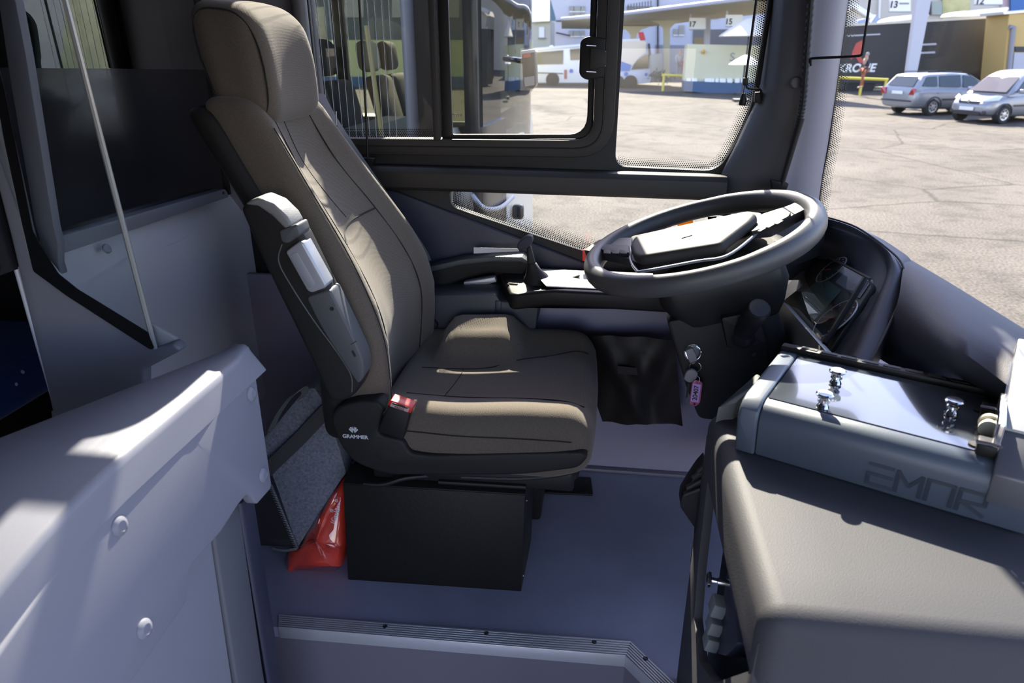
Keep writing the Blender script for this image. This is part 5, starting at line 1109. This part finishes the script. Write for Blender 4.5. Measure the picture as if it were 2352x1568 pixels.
fl_ = PY(1190, 486, 4.2); MB().rbox((.035, .03, .045), .02, lambda p: fl_ + p, seg=(1, 1, 1)).build('corner_lamp', M_BUSDK, nb)
MB().tube(spline([PY(1085, 448, YN - .03), PY(1112, 478, YN - .03), PY(1150, 476, 3.7), PY(1178, 452, 4.1)], 5), .012, 8).build('bumper_moulding', M_SILVER, nb)
# outside mirror with its cap and a painted reflection of a red lamp
mr = MB().prism(rp(LY([(1198, 122), (1229, 118), (1232, 196), (1224, 205), (1202, 200)], 2.95), .01), (0, .08, 0)).build('mirror', M_BUSDK, nb, bevel=.006)
MB().prism(rp(LY([(1196, 117), (1228, 112), (1231, 120), (1198, 124)], 2.94), .003), (0, .09, 0)).build('mirror_cap', M_WHITE, mr, bevel=.004)
MB().prism(LY([(1201, 124), (1219, 122), (1219, 131), (1203, 133)], 2.945), (0, -.003, 0)).build('lamp_reflection', mat('lamp_reflection_red', (.75, .08, .05), .2), mr)
MB().prism(LY([(1204, 178), (1227, 174), (1228, 195), (1206, 199)], 2.946), (0, -.003, 0)).build('mirror_glass', M_SILVER, mr)
MB().tube(spline([PY(1160, 135, YN - .01), PY(1180, 137, 3.1), PY(1200, 140, 2.99)], 5), .012, 8).build('mirror_arm', M_CHROME, nb)
# dash, wheel and seats inside
dsh = MB().prism([PY(x, y, 5.0) for x, y in ((1082, 300), (1095, 274), (1130, 264), (1160, 264), (1180, 285), (1192, 320), (1192, 360), (1082, 360))], (0, .7, 0)).build('dashboard', mat('teal_plastic', (.16, .26, .28), .3), nb, bevel=.01)
MB().tube([V((-.85, 4.3, .35)), V((-1.0, 4.35, 1.05))], .012, 8).build('handrail', mat('yellow_rail', (.55, .48, .18), .4), nb)
MB().tube([V((-1.06, YN + .10, .3)), V((-1.16, YN + .16, 1.35))], .012, 8).build('handrail', MATS['yellow_rail'], nb)
M_BSEAT = mat('coach_seat_fabric', (.055, .05, .042), .9); M_HCAP = mat('headrest_cover', (.46, .44, .32), .8)
for i, x in enumerate((-1.50, -2.22, -2.95, -3.68, -4.42, -5.2)):
    for j, y in enumerate((3.72, 4.17, 5.0, 5.45)):
        MB().rbox((.05, .20, .38), .045, lambda p: V((x + p.x - .25 * p.z, y + p.y, .70 + p.z)), seg=(1, 2, 3), rn=2).build('coach_seat', M_BSEAT, nb)
        MB().rbox((.052, .13, .10), .05, lambda p: V((x - .155 + p.x - .1 * p.z, y + p.y, 1.20 + p.z)), seg=(1, 2, 2), rn=3).build('seat_headrest', M_HCAP if (i + j) % 2 == 0 else M_BSEAT, nb)
MB().prism([V((-1.05, YN + .3, -.02)), V((-1.28, YN + .3, .85)), V((-1.42, YN + .3, .85)), V((-1.3, YN + .3, -.02))], (0, .9, 0)).build('partition_panel', mat('panel_green_grey', (.12, .14, .13), .5), nb)

# ------------------------------------------------------------------ far vehicles on the stands
def slab(name, pts, Y, dep, m, par=None, bev=0., **kw): return MB().prism(LY(pts, Y), (0, dep, 0)).build(name, m, par, bevel=bev, **kw)
def rect(x0, y0, x1, y1): return [(x0, y0), (x1, y0), (x1, y1), (x0, y1)]
M_BLUE = mat('bus_blue', (.03, .14, .45), .35); M_GREYW = mat('grey_white', (.42, .42, .48), .5)
cw = thing('white_coach', PY(1300, 190, 50), 'white older coach with grey windows standing far across the yard', 'bus')
cw.location.z = G
slab('coach_body', [(1216, 118), (1226, 112), (1345, 102), (1392, 100), (1394, 190), (1345, 191), (1226, 191), (1216, 186)], 50, 2.4, M_WHITE, cw, .08)
slab('coach_roof', [(1218, 117), (1228, 110), (1345, 100), (1392, 97), (1392, 101), (1345, 105), (1228, 116)], 49.9, 2.5, M_WHITE, cw)
for q in ([(1228, 121), (1294, 115), (1293, 147), (1229, 148)], [(1309, 113), (1345, 110), (1345, 137), (1310, 138)], [(1356, 110), (1388, 108), (1388, 136), (1356, 137)]): slab('coach_window', q, 49.95, .05, M_CGLASS, cw)
slab('tail_lamp', rect(1296, 160, 1302, 181), 49.94, .05, mat('dull_red', (.35, .07, .05), .4), cw); slab('body_strip', [(1230, 166), (1293, 168), (1293, 170), (1230, 168)], 49.95, .03, M_TRIMDK, cw)
for x, y in ((1312, 163), (1342, 164)): MB().lathe(PY(x, y, 49.95), (0, -1, 0), [(.13, 0), (.13, .02), (.07, .02), (.06, .01), (.001, .01)], 16).build('round_badge', M_BLUE, cw)
for x in (1269, 1376): MB().lathe(PY(x, 183, 49.93), (0, 1, 0), [(.001, 0), (.3, .0), (.45, .02), (.45, .3), (.001, .3)], 18).build('wheel', M_TYRE, cw)
for x in (1262, 1308, 1316): slab('roof_hatch', [(x, 105), (x + 6, 104), (x + 6, 110), (x, 111)], 50.6, .8, M_WHITE, cw)
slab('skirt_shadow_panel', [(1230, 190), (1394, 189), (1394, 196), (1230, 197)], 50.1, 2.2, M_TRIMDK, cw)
bw = thing('city_bus', PY(1450, 195, 48), 'white city bus with blue swoosh and dark rounded windscreen across yard', 'bus'); bw.location.z = G
slab('bus_body', [(1400, 96), (1470, 93), (1486, 96), (1494, 110), (1498, 150), (1494, 190), (1398, 198)], 48, 2.4, mat('pale_lilac_white', (.55, .58, .68), .4), bw, .06)
slab('upper_panel', [(1398, 96), (1470, 93), (1485, 96), (1483, 121), (1470, 130), (1452, 150), (1430, 142), (1412, 134), (1398, 130)], 47.95, .04, mat('beige_panel', (.72, .62, .50), .45), bw)
slab('swoosh', [(1398, 130), (1414, 136), (1450, 149), (1446, 163), (1425, 163), (1414, 152)], 47.93, .04, M_BLUE, bw)
slab('windscreen', [(1450, 160), (1456, 148), (1466, 136), (1484, 124), (1491, 128), (1490, 157)], 47.93, .04, M_CGLASS, bw)
MB().lathe(PY(1484, 171, 47.95), (0, -1, 0), [(.10, 0), (.10, .02), (.001, .02)], 14).build('round_badge', M_BLUE, bw)
MB().lathe(PY(1438, 170, 47.95), (0, -1, 0), [(.13, 0), (.13, .02), (.001, .02)], 14).build('round_badge', M_BLUE, bw)
slab('bus_mirror', [(1488, 100), (1493, 100), (1496, 128), (1490, 130)], 47.7, .2, M_TRIMDK, bw); slab('roof_box', [(1398, 91), (1470, 89), (1470, 93), (1398, 96)], 48.5, 1.4, M_WHITE, bw)
slab('red_beacon', [(1466, 74), (1478, 73), (1483, 92), (1470, 93)], 49, .3, mat('red_sheet', (.6, .05, .05), .5), bw)
for x in (1418, 1448): MB().lathe(PY(x, 190, 47.92), (0, 1, 0), [(.001, 0), (.3, .0), (.45, .02), (.45, .3), (.001, .3)], 18).build('wheel', M_TYRE, bw)

# ------------------------------------------------------------------ trailer with lettering
M_TARP = mat('dark_tarpaulin', (.022, .020, .020), .6, var=.15, vscale=.6)
tr2 = thing('curtain_trailer', PY(2110, 205, 46), 'long dark curtain-sided trailer with white lettering behind the parked cars', 'trailer'); tr2.location.z = G
slab('curtain', [(1922, 62), (2312, 40), (2300, 172), (2140, 190), (1905, 190)], 46, 2.5, M_TARP, tr2)
slab('top_rail', [(1920, 57), (2312, 35), (2312, 40), (1920, 62)], 45.95, 2.5, mat('rail_beige', (.55, .50, .40), .5), tr2)
slab('corner_post', [(2304, 36), (2316, 35), (2304, 172), (2294, 172)], 45.9, .3, M_TRIMDK, tr2)
slab('chassis', [(1905, 190), (2300, 176), (2300, 190), (1905, 203)], 46.2, 2.0, M_TRIMDK, tr2)
for q in ([(1944, 81), (2022, 77), (2022, 80), (1944, 84)], [(2108, 101), (2151, 99), (2151, 103), (2108, 105)], [(2106, 120), (2148, 118), (2148, 122), (2106, 124)]): slab('curtain_line', q, 45.97, .02, M_GREYW, tr2)
slab('red_crest', [(1953, 138), (1958, 118), (1966, 100), (1980, 92), (1982, 110), (1976, 128), (1986, 146), (1974, 144), (1964, 130)], 45.97, .02, mat('crest_red', (.42, .05, .035), .5), tr2)
text('KRONE', 'lettering', PY(1967, 157, 45.95), PY(2002, 157, 45.95) - PY(1932, 158, 45.95), (0, 0, 1), .62, M_WHITE, tr2, ext=.01, bold=.02, shear=.15)
for x in (1960, 1990, 2250): MB().lathe(PY(x, 196, 46.1), (0, 1, 0), [(.001, 0), (.3, 0), (.5, .02), (.5, .3), (.001, .3)], 18).build('wheel', M_TYRE, tr2)
M_SNOW = mat('white_gloss', (.85, .85, .85), .35)
for q, lb in (([(2040, 50), (2050, 43), (2072, 37), (2104, 33), (2104, 44), (2060, 49)], 'left'), ([(2120, 41), (2126, 33), (2133, 31), (2134, 35), (2130, 40)], 'mid'), ([(2193, 38), (2200, 30), (2220, 25), (2318, 16), (2316, 24), (2300, 32), (2230, 38)], 'right')):
    MB().prism(rp(LY(q, 51), .1), (0, 2.2, 0)).build('van_roof', M_SNOW, bevel=.05, label={'left': 'low white van roof showing above trailer left of the pale pole', 'mid': 'short white van roof showing just right of the pale pole', 'right': 'long white van roof above the right half of the trailer'}[lb], cat='van', group='white roofs above the trailer')
yt = thing('yellow_truck', PY(2340, 170, 43), 'ochre box truck with grey pipe at right end of the dark trailer', 'truck'); yt.location.z = G
M_OCH = mat('ochre', (.52, .36, .13), .55)
slab('box', [(2318, 32), (2520, 14), (2520, 190), (2302, 190)], 42.5, 2.4, M_OCH, yt); slab('box_roof', [(2304, 27), (2520, 8), (2520, 14), (2306, 33)], 42.4, 2.5, M_SNOW, yt)
slab('chassis', [(2302, 190), (2520, 185), (2520, 215), (2302, 215)], 42.7, 2.0, M_TRIMDK, yt)
MB().tube([PY(2318, 62, 42.4), PY(2328, 62, 42.4), PY(2318, 160, 42.4)], .12, 8).build('pipe', M_PANEL, yt)
slab('vent', rect(2332, 107, 2420, 119), 42.42, .08, M_TRIMDK, yt); slab('lower_panel', [(2330, 121), (2520, 118), (2520, 160), (2326, 160)], 42.43, .07, M_GREYW, yt)
# ------------------------------------------------------------------ buildings
M_LILAC = mat('lilac_render', (.46, .46, .54), .8, var=.06, vscale=.4); M_BEIGE = mat('beige_render', (.50, .47, .40), .8, var=.08, vscale=.4); M_SLATE = mat('teal_roof', (.05, .11, .12), .6); M_WIN = mat('far_window', (.10, .12, .14), .15, spec=.7)
bd = thing('terminal_building', PY(1400, 190, 72), 'long pale lilac terminal building with dark framed windows behind the canopy', 'building'); bd.location.z = G
slab('wall', [(1262, -190), (1760, -190), (1760, 185), (1262, 185)], 72, 6, M_LILAC, bd)
slab('grey_plinth', [(1505, 103), (1592, 104), (1592, 185), (1505, 185)], 71.9, .2, mat('grey_block', (.22, .22, .25), .8), bd)
slab('brown_front', [(1592, 68), (1760, 66), (1760, 185), (1592, 185)], 71.85, .2, mat('shop_front', (.12, .11, .11), .6), bd); slab('shop_sign', rect(1594, 86, 1622, 104), 71.8, .1, mat('sign_brown', (.22, .15, .07), .6), bd)
for x0, x1, y0, y1 in ((1308, 1317, 14, 26), (1319, 1333, 14, 26), (1335, 1343, 14, 26), (1308, 1317, 31, 42), (1319, 1333, 31, 42), (1335, 1343, 31, 42), (1308, 1315, 70, 83), (1318, 1331, 70, 83), (1335, 1343, 70, 83), (1560, 1571, 58, 80), (1547, 1556, 66, 80), (1308, 1343, -40, -10), (1440, 1500, 14, 28), (1620, 1650, 20, 40)):
    fw2 = slab('window', rect(x0, y0, x1, y1), 71.85, .2, M_WIN, bd); slab('window_frame', rect(x0 - 1, y1, x1 + 1, y1 + 2), 71.8, .2, M_WHITE, fw2)
slab('balcony_rail', [(1440, 7), (1500, -4), (1500, 0), (1440, 11)], 70, .2, M_GREYW, bd)
for k in range(9): slab('baluster', rect(1442 + 6.5 * k, 10 - 1.1 * k, 1444 + 6.5 * k, 26 - 1.1 * k), 70.05, .1, M_TRIMDK, bd)
MB().tube([PY(1511, -40, 71.7), PY(1511, 124, 71.7)], .09, 8).build('drain_pipe', M_TRIMDK, bd)
MB().tube([PY(1277, 48, 71.7), PY(1365, 49, 71.7)], .06, 6).build('wall_pipe', M_TRIMDK, bd); MB().tube([PY(1277, 75, 71.7), PY(1310, 82, 71.7)], .06, 6).build('wall_pipe', M_TRIMDK, bd)
gh_ = thing('gable_house', PY(1240, 110, 64), 'small beige house with steep teal roof behind the white coach', 'house'); gh_.location.z = G
slab('wall', [(1205, 48), (1264, 48), (1264, 185), (1205, 185)], 64, 5, M_BEIGE, gh_)
MB().prism([PY(1216, -2, 66.5), PY(1262, -2, 66.5), PY(1276, 48, 63.4), PY(1220, 51, 63.4)], (0, .3, .2)).build('roof', M_SLATE, gh_)
w_ = slab('window', rect(1238, 62, 1250, 86), 63.9, .15, M_WHITE, gh_); slab('window_frame', rect(1236, 86, 1253, 89), 63.8, .2, mat('grey_sill', (.25, .25, .25), .7), w_)
fb_ = thing('far_facade', PY(1300, 100, 85), 'wide beige and yellow facade far behind the trailer', 'building'); fb_.location.z = G
slab('wall', [(1700, -220), (3700, -420), (3700, 180), (1700, 180)], 84, 5, mat('cream_render', (.52, .48, .42), .85, var=.12, vscale=.15), fb_)
slab('yellow_bay', rect(2560, -260, 2900, 175), 83.6, .3, MATS['yellow_render'] if 'yellow_render' in MATS else mat('yellow_render', (.50, .46, .22), .85, var=.3, vscale=.8), fb_); slab('yellow_bay', rect(2165, -220, 2228, 60), 83.7, .3, MATS['yellow_render'], fb_)
slab('pink_bay', rect(2300, -60, 2322, 30), 83.7, .3, mat('pink_render', (.55, .40, .42), .85), fb_); slab('blue_board', rect(2322, -60, 2480, 24), 83.2, .3, mat('board_blue', (.03, .13, .36), .5), fb_)
for q in (rect(2140, 3, 2165, 34), rect(2060, -60, 2085, -25)): w_ = slab('window', q, 83.75, .2, mat('pane_green', (.26, .31, .28), .3) if 'pane_green' not in MATS else MATS['pane_green'], fb_); slab('window_frame', rect(q[0][0] - 5, q[0][1], q[0][0], q[2][1]), 83.6, .2, M_TRIMDK, w_)
MB().tube([PY(2023, -60, 83.7), PY(2019, 45, 83.7)], .12, 8).build('drain_pipe', M_WHITE, fb_)
hd_ = thing('yellow_hoarding', PY(600, 200, 47), 'long yellow ribbed hoarding on blue base seen through the parked coach', 'fence'); hd_.location.z = G
slab('blue_base', [(-1500, 176), (1226, 176), (1226, 210), (-1500, 220)], 46.9, .3, MATS['base_blue'] if 'base_blue' in MATS else mat('base_blue', (.05, .10, .19), .6), hd_)
for k in range(34):
    slab('hoarding_panel', rect(1226 - 48 * (k + 1), 92, 1226 - 48 * k - 3, 176), 47 + .05 * (k % 2), .15, MATS['hoarding_yellow'] if 'hoarding_yellow' in MATS else mat('hoarding_yellow', (.50, .49, .24), .7), hd_)
db_ = thing('dark_block', PY(300, 170, 78), 'dark grey flats standing behind the yellow hoarding', 'building'); db_.location.z = G
slab('wall', [(-2600, -420), (1200, -420), (1200, 170), (-2600, 170)], 78, 6, mat('dark_render', (.10, .11, .11), .85, var=.2, vscale=.3), db_)
for k in range(12): slab('window', rect(1120 - 110 * k, -60 + 20 * (k % 2), 1165 - 110 * k, 40), 77.9, .2, M_WIN, db_)
sh_ = thing('low_shed', PY(1975, 60, 60), 'low shed with white gable edge left above the trailer', 'shed'); sh_.location.z = G
slab('wall', [(1946, 28), (1960, 14), (2000, 40), (2000, 172), (1946, 172)], 60, 4, M_BEIGE, sh_); MB().tube([PY(1940, 22, 59.8), PY(1959, 12, 59.8), PY(2002, 40, 59.8)], .2, 6).build('gable_edge', M_WHITE, sh_)
slab('blue_tarp', [(1968, 56), (1972, 46), (1990, 42), (2000, 52), (2012, 34), (2022, 44), (2034, 56), (2034, 176), (1968, 176)], 56, .5, mat('tarp_blue', (.28, .34, .48), .6), label='pale blue tarpaulin stack showing above the trailer roof', cat='tarpaulin')
# ------------------------------------------------------------------ platform canopy with signs
cn = thing('platform_canopy', PY(1530, 190, 50), 'cream platform canopy on tapering posts in front of the terminal', 'canopy'); cn.location.z = G
M_CAN = mat('canopy_cream', (.58, .56, .45), .7)
cf, cb = [PY(1290, 44, 56), PY(1440, 31, 47), PY(1760, -9, 41), PY(2000, -40, 38)], [PY(1290, 66, 64), PY(1440, 68, 58), PY(1600, 48, 53), PY(1790, 28, 47)]
for i in range(3): MB().prism([cf[i], cf[i + 1], cb[i + 1], cb[i]], (0, 0, .12)).build('roof_panel', M_CAN, cn)
MB().tube(cf, .12, 8).build('fascia', M_GREYW, cn)
for x, y0, y1, Yp_ in ((1455, 66, 175, 55), (1531, 52, 180, 52)):
    MB().loft([[PY(x, y, Yp_) + V((sx * w, sy * .15, 0)) for sx, sy in ((-1, -1), (1, -1), (1, 1), (-1, 1))] for y, w in ((y0 - 6, 1.3), (y0 + 2, .55), (y0 + 14, .22), (y1, .18))]).build('canopy_post', M_CAN, cn, ang=50)
MB().loft([[PY(x, y, 49) + V((sx * .18, sy * .18, 0)) for sx, sy in ((-1, -1), (1, -1), (1, 1), (-1, 1))] for x, y in ((1625, 40), (1623, 104), (1621, 200))]).build('canopy_post', M_GREYW, cn)
for body, q, Ys_, num in (('17', (1583, 41, 1621, 68), 47, (1590, 56)), ('15', (1667, 34, 1706, 61), 44.5, (1674, 50)), ('13', (2043, -2, 2092, 27), 40, (2053, 11)), ('12', (2239, -16, 2303, 11), 38, (2251, 3))):
    sg = thing('bay_sign', PY(q[0], q[3], Ys_), {'17': 'white hanging bay sign numbered 17 beside the blind rod', '15': 'white hanging bay sign numbered 15 above the kiosk', '13': 'white bay sign numbered 13 left of the pale pole', '12': 'white bay sign numbered 12 above the long white van roof'}[body], 'sign', group='numbered bay signs')
    slab('sign_board', rect(*q), Ys_, .08, M_WHITE, sg); slab('sign_edge', rect(q[0], q[3] - 1, q[2], q[3] + 1), Ys_ - .02, .12, M_PANEL, sg)
    slab('hanger', rect(q[0] + 1, q[1] - 9, q[0] + 5, q[1]), Ys_, .06, M_GREYW, sg)
    text(body, 'lettering', PY(num[0], num[1], Ys_ - .03), (1, .13, 0), (0, 0, 1), .42 if body != '12' else .4, M_TEXTDK, sg, ext=.005, bold=.01)
    if body == '13': slab('small_print', rect(2066, 6, 2088, 10), Ys_ - .02, .02, M_PANEL, sg)
# pale pole, kiosk wall, parasols, railings, cabinet, bush
MB().loft([[PY(x, y, 33) + V((sx * w, sy * .16, 0)) for sx, sy in ((-1, -1), (1, -1), (1, 1), (-1, 1))] for x, y, w in ((2134, -120, .30), (2119, 0, .27), (2092, 165, .19), (2085, 215, .18))]).build('pale_pole', M_GREYW, label='tall pale grey pole standing before the dark trailer', cat='pole')
kk = thing('kiosk_wall', PY(1650, 212, 43), 'pale yellow kiosk wall on blue base with row of bright panes', 'kiosk'); kk.location.z = G
slab('wall', [(1579, 101), (1760, 105), (1760, 190), (1572, 186)], 43, 1.5, mat('kiosk_yellow', (.60, .57, .40), .7), kk); slab('blue_base', [(1573, 186), (1760, 193), (1760, 226), (1572, 209)], 42.8, 1.8, mat('base_blue', (.05, .10, .19), .6), kk)
for x0, x1 in ((1577, 1587), (1589, 1601), (1619, 1641), (1643, 1651), (1653, 1667), (1670, 1682), (1688, 1699), (1702, 1720)): slab('bright_pane', rect(x0, 180, x1, 190), 42.85, .1, M_SNOW, kk)
text('S', 'lettering', PY(1682, 132, 42.96), (1, 0, 0), (0, 0, 1), .62, M_PANEL, kk, ext=.005)
MB().ball(PY(1616, 119, 42.8), .11).build('wall_lamp', mat('lamp_amber', (.6, .32, .06), .3), kk)
for nm, ap, rim, YP_, m, lb in (('parasol', (1738, 40), (1651, 84, 1790, 82), 41, mat('parasol_cream', (.66, .60, .48), .8), 'large cream parasol beside the blind rod across the yard'), ('parasol', (1712, 126), (1673, 150, 1750, 146), 36, mat('parasol_white', (.8, .8, .82), .7), 'small white parasol in front of kiosk wall')):
    a = PY(*ap, YP_); l_, r_ = PY(rim[0], rim[1], YP_), PY(rim[2], rim[3], YP_); rr = (r_ - l_).length / 2; c = V(((l_.x + r_.x) / 2, YP_, (l_.z + r_.z) / 2))
    pz = thing(nm, V((c.x, YP_, G)), lb, 'parasol')
    MB().loft([[c + V((0, 0, (a.z - c.z) * h)) + V((math.cos(t) * rr * r, math.sin(t) * rr * r, 0)) for t in [2 * math.pi * k / 8 for k in range(8)]] for r, h in ((1, -.02), (1, .02), (.6, .5), (.2, .9), (.02, 1))]).build('canopy', m, pz)
    MB().tube([V((c.x, YP_, G)), V((c.x, YP_, a.z))], .04, 6).build('pole', M_TRIMDK, pz); MB().box((c.x, YP_, G + .06), (.7, .7, .12)).build('base', M_TRIMDK, pz)
M_YEL = mat('railing_yellow', (.58, .50, .06), .5)
for pts, Yr, lb in (((1921, 178, 2040, 183), 41.5, 'yellow tube railing in front of the trailer at left'), ((1520, 172, 1735, 180), 44.5, 'yellow tube railing in front of the platform and kiosk')):
    yr = thing('railing', PY(pts[0], pts[1], Yr), lb, 'railing'); yr.location.z = G
    MB().tube([PY(pts[0], pts[1], Yr), PY(pts[2], pts[3], Yr)], .07, 8).build('top_bar', M_YEL, yr)
    n_ = max(2, int((pts[2] - pts[0]) / 45))
    for k in range(n_ + 1):
        x = lerp(pts[0] + 5, pts[2] - 4, k / n_); p = PY(x, lerp(pts[1], pts[3], k / n_), Yr); MB().tube([V((p.x, p.y, G)), p], .07, 8).build('railing_post', M_YEL, yr)
kb = [PZ(1900, 206, G), PZ(2330, 212, G)]; kb2 = [PZ(1900, 199, G), PZ(2330, 204, G)]
MB().prism([kb[0], kb[1], kb2[1], kb2[0]], (0, 0, .14)).build('kerb', mat('kerb_stone', (.62, .58, .50), .8), kind='structure')
slab('grey_cabinet', [(1494, 126), (1520, 122), (1523, 176), (1496, 178)], 46.5, .8, mat('cabinet_grey', (.26, .27, .25), .6), label='grey metal cabinet right of the city bus', cat='cabinet', bev=.02)
mb = MB(); q0 = PY(1517, 176, 45.5)
for k in range(130):
    p = q0 + V((random.gauss(0, .30), random.gauss(0, .2), random.gauss(0, .16))); d = V((random.gauss(0, 1), random.gauss(0, 1), random.gauss(0, 1))).normalized() * .1; e = d.orthogonal().normalized() * .05
    mb.poly([p - d, p + e, p + d, p - e])
mb.build('bush', mat('dark_leaves', (.03, .05, .03), .8), label='small dark bush beside the grey cabinet', cat='bush')
slab('red_bin', [(1566, 140), (1576, 139), (1577, 168), (1567, 168)], 45.5, .3, mat('bin_red', (.32, .03, .05), .5), label='narrow red bin at left end of the kiosk', cat='bin', bev=.03)

# ------------------------------------------------------------------ people across the yard
def skin_mesh(name, verts, edges, radii, m, par, root=0):
    me = bpy.data.meshes.new(name); off = woff(par); me.from_pydata([V(v) - off for v in verts], edges, [])
    o = bpy.data.objects.new(name, me); COL.objects.link(o); o.parent = par; me.materials.append(m)
    o.modifiers.new('skin', 'SKIN'); sv = me.skin_vertices[0].data
    for i, r in enumerate(radii): sv[i].radius = (r, r)
    sv[root].use_root = True
    o.modifiers['skin'].use_smooth_shade = True; md = o.modifiers.new('sub', 'SUBSURF'); md.levels = md.render_levels = 1
    return o
def person(foot, h, facing, cj, ct, ch, label, stride=.12):
    s = h / 1.75; c, si = math.cos(facing), math.sin(facing)
    def Pp(x, y, z): return V((foot.x + (x * c - y * si) * s, foot.y + (x * si + y * c) * s, foot.z + z * s))
    t = thing('person', V((foot.x, foot.y, foot.z)), label, 'person')
    pv = Pp(0, 0, .95); J = {'pel': (0, 0, .95), 'wa': (0, 0, 1.10), 'ch': (0, .01, 1.32), 'ne': (0, 0, 1.47), 'he': (0, .01, 1.56), 'top': (0, .01, 1.70),
        'lh': (-.09, 0, .90), 'lk': (-.10, stride * .6, .50), 'la': (-.10, stride, .09), 'lt': (-.11, stride + .16, .03), 'rh': (.09, 0, .90), 'rk': (.10, -stride * .2, .50), 'ra': (.10, -stride, .10), 'rt': (.11, -stride + .16, .03),
        'ls': (-.19, 0, 1.40), 'le': (-.25, -.05, 1.13), 'lw': (-.24, .08, .90), 'lf': (-.235, .11, .80), 'rs': (.19, 0, 1.40), 're': (.25, .02, 1.13), 'rw': (.24, .16, .92), 'rf': (.235, .20, .83)}
    rad = dict(pel=.13, wa=.12, ch=.14, ne=.055, he=.09, top=.06, lh=.085, lk=.055, la=.038, lt=.035, rh=.085, rk=.055, ra=.038, rt=.035, ls=.06, le=.042, lw=.03, lf=.03, rs=.06, re=.042, rw=.03, rf=.03)
    E = [('pel', 'wa'), ('wa', 'ch'), ('ch', 'ne'), ('ne', 'he'), ('he', 'top'), ('pel', 'lh'), ('lh', 'lk'), ('lk', 'la'), ('la', 'lt'), ('pel', 'rh'), ('rh', 'rk'), ('rk', 'ra'), ('ra', 'rt'), ('ch', 'ls'), ('ls', 'le'), ('le', 'lw'), ('lw', 'lf'), ('ch', 'rs'), ('rs', 're'), ('re', 'rw'), ('rw', 'rf')]
    def sub(name, keys, k, m):
        idx = {q: i for i, q in enumerate(keys)}; skin_mesh(name, [Pp(*J[q]) for q in keys], [(idx[a], idx[b]) for a, b in E if a in idx and b in idx], [rad[q] * k * s for q in keys], m, t)
    sub('body', list(J), 1.0, mat('skin_tone', (.45, .28, .20), .6) if 'skin_tone' not in MATS else MATS['skin_tone'])
    sub('jacket', ['pel', 'wa', 'ch', 'ls', 'le', 'lw', 'rs', 're', 'rw'], 1.16, cj); sub('trousers', ['pel', 'lh', 'lk', 'la', 'rh', 'rk', 'ra'], 1.17, ct)
    MB().ball(Pp(0, -.015, 1.645), .098 * s, 10, 6).build('hair', ch, t)
    return t
M_HAIR = mat('hair_grey', (.30, .27, .25), .8)
person(PY(1978, 203, 40.5) * 1 + V((0, 0, 0)), 1.75, R(100), mat('jacket_dark', (.03, .03, .045), .8), mat('trousers_orange', (.30, .09, .04), .8), M_HAIR, 'person in dark jacket and rust trousers walking before the trailer lettering')
person(PY(1557, 181, 46), 1.7, R(200), mat('jacket_grey', (.40, .42, .45), .8), mat('trousers_grey', (.28, .29, .32), .8), M_HAIR, 'person in pale grey clothes standing near the red bin', .04)
# ------------------------------------------------------------------ lettering becomes real mesh
bpy.context.view_layer.update()
dg = bpy.context.evaluated_depsgraph_get()
for o in [q for q in bpy.data.objects if q.type == 'FONT']:
    me = bpy.data.meshes.new_from_object(o.evaluated_get(dg)); par, mb_, nm = o.parent, o.matrix_basis.copy(), 'lettering'
    bpy.data.objects.remove(o)
    n_ = bpy.data.objects.new(nm, me); COL.objects.link(n_); n_.parent = par; n_.matrix_basis = mb_
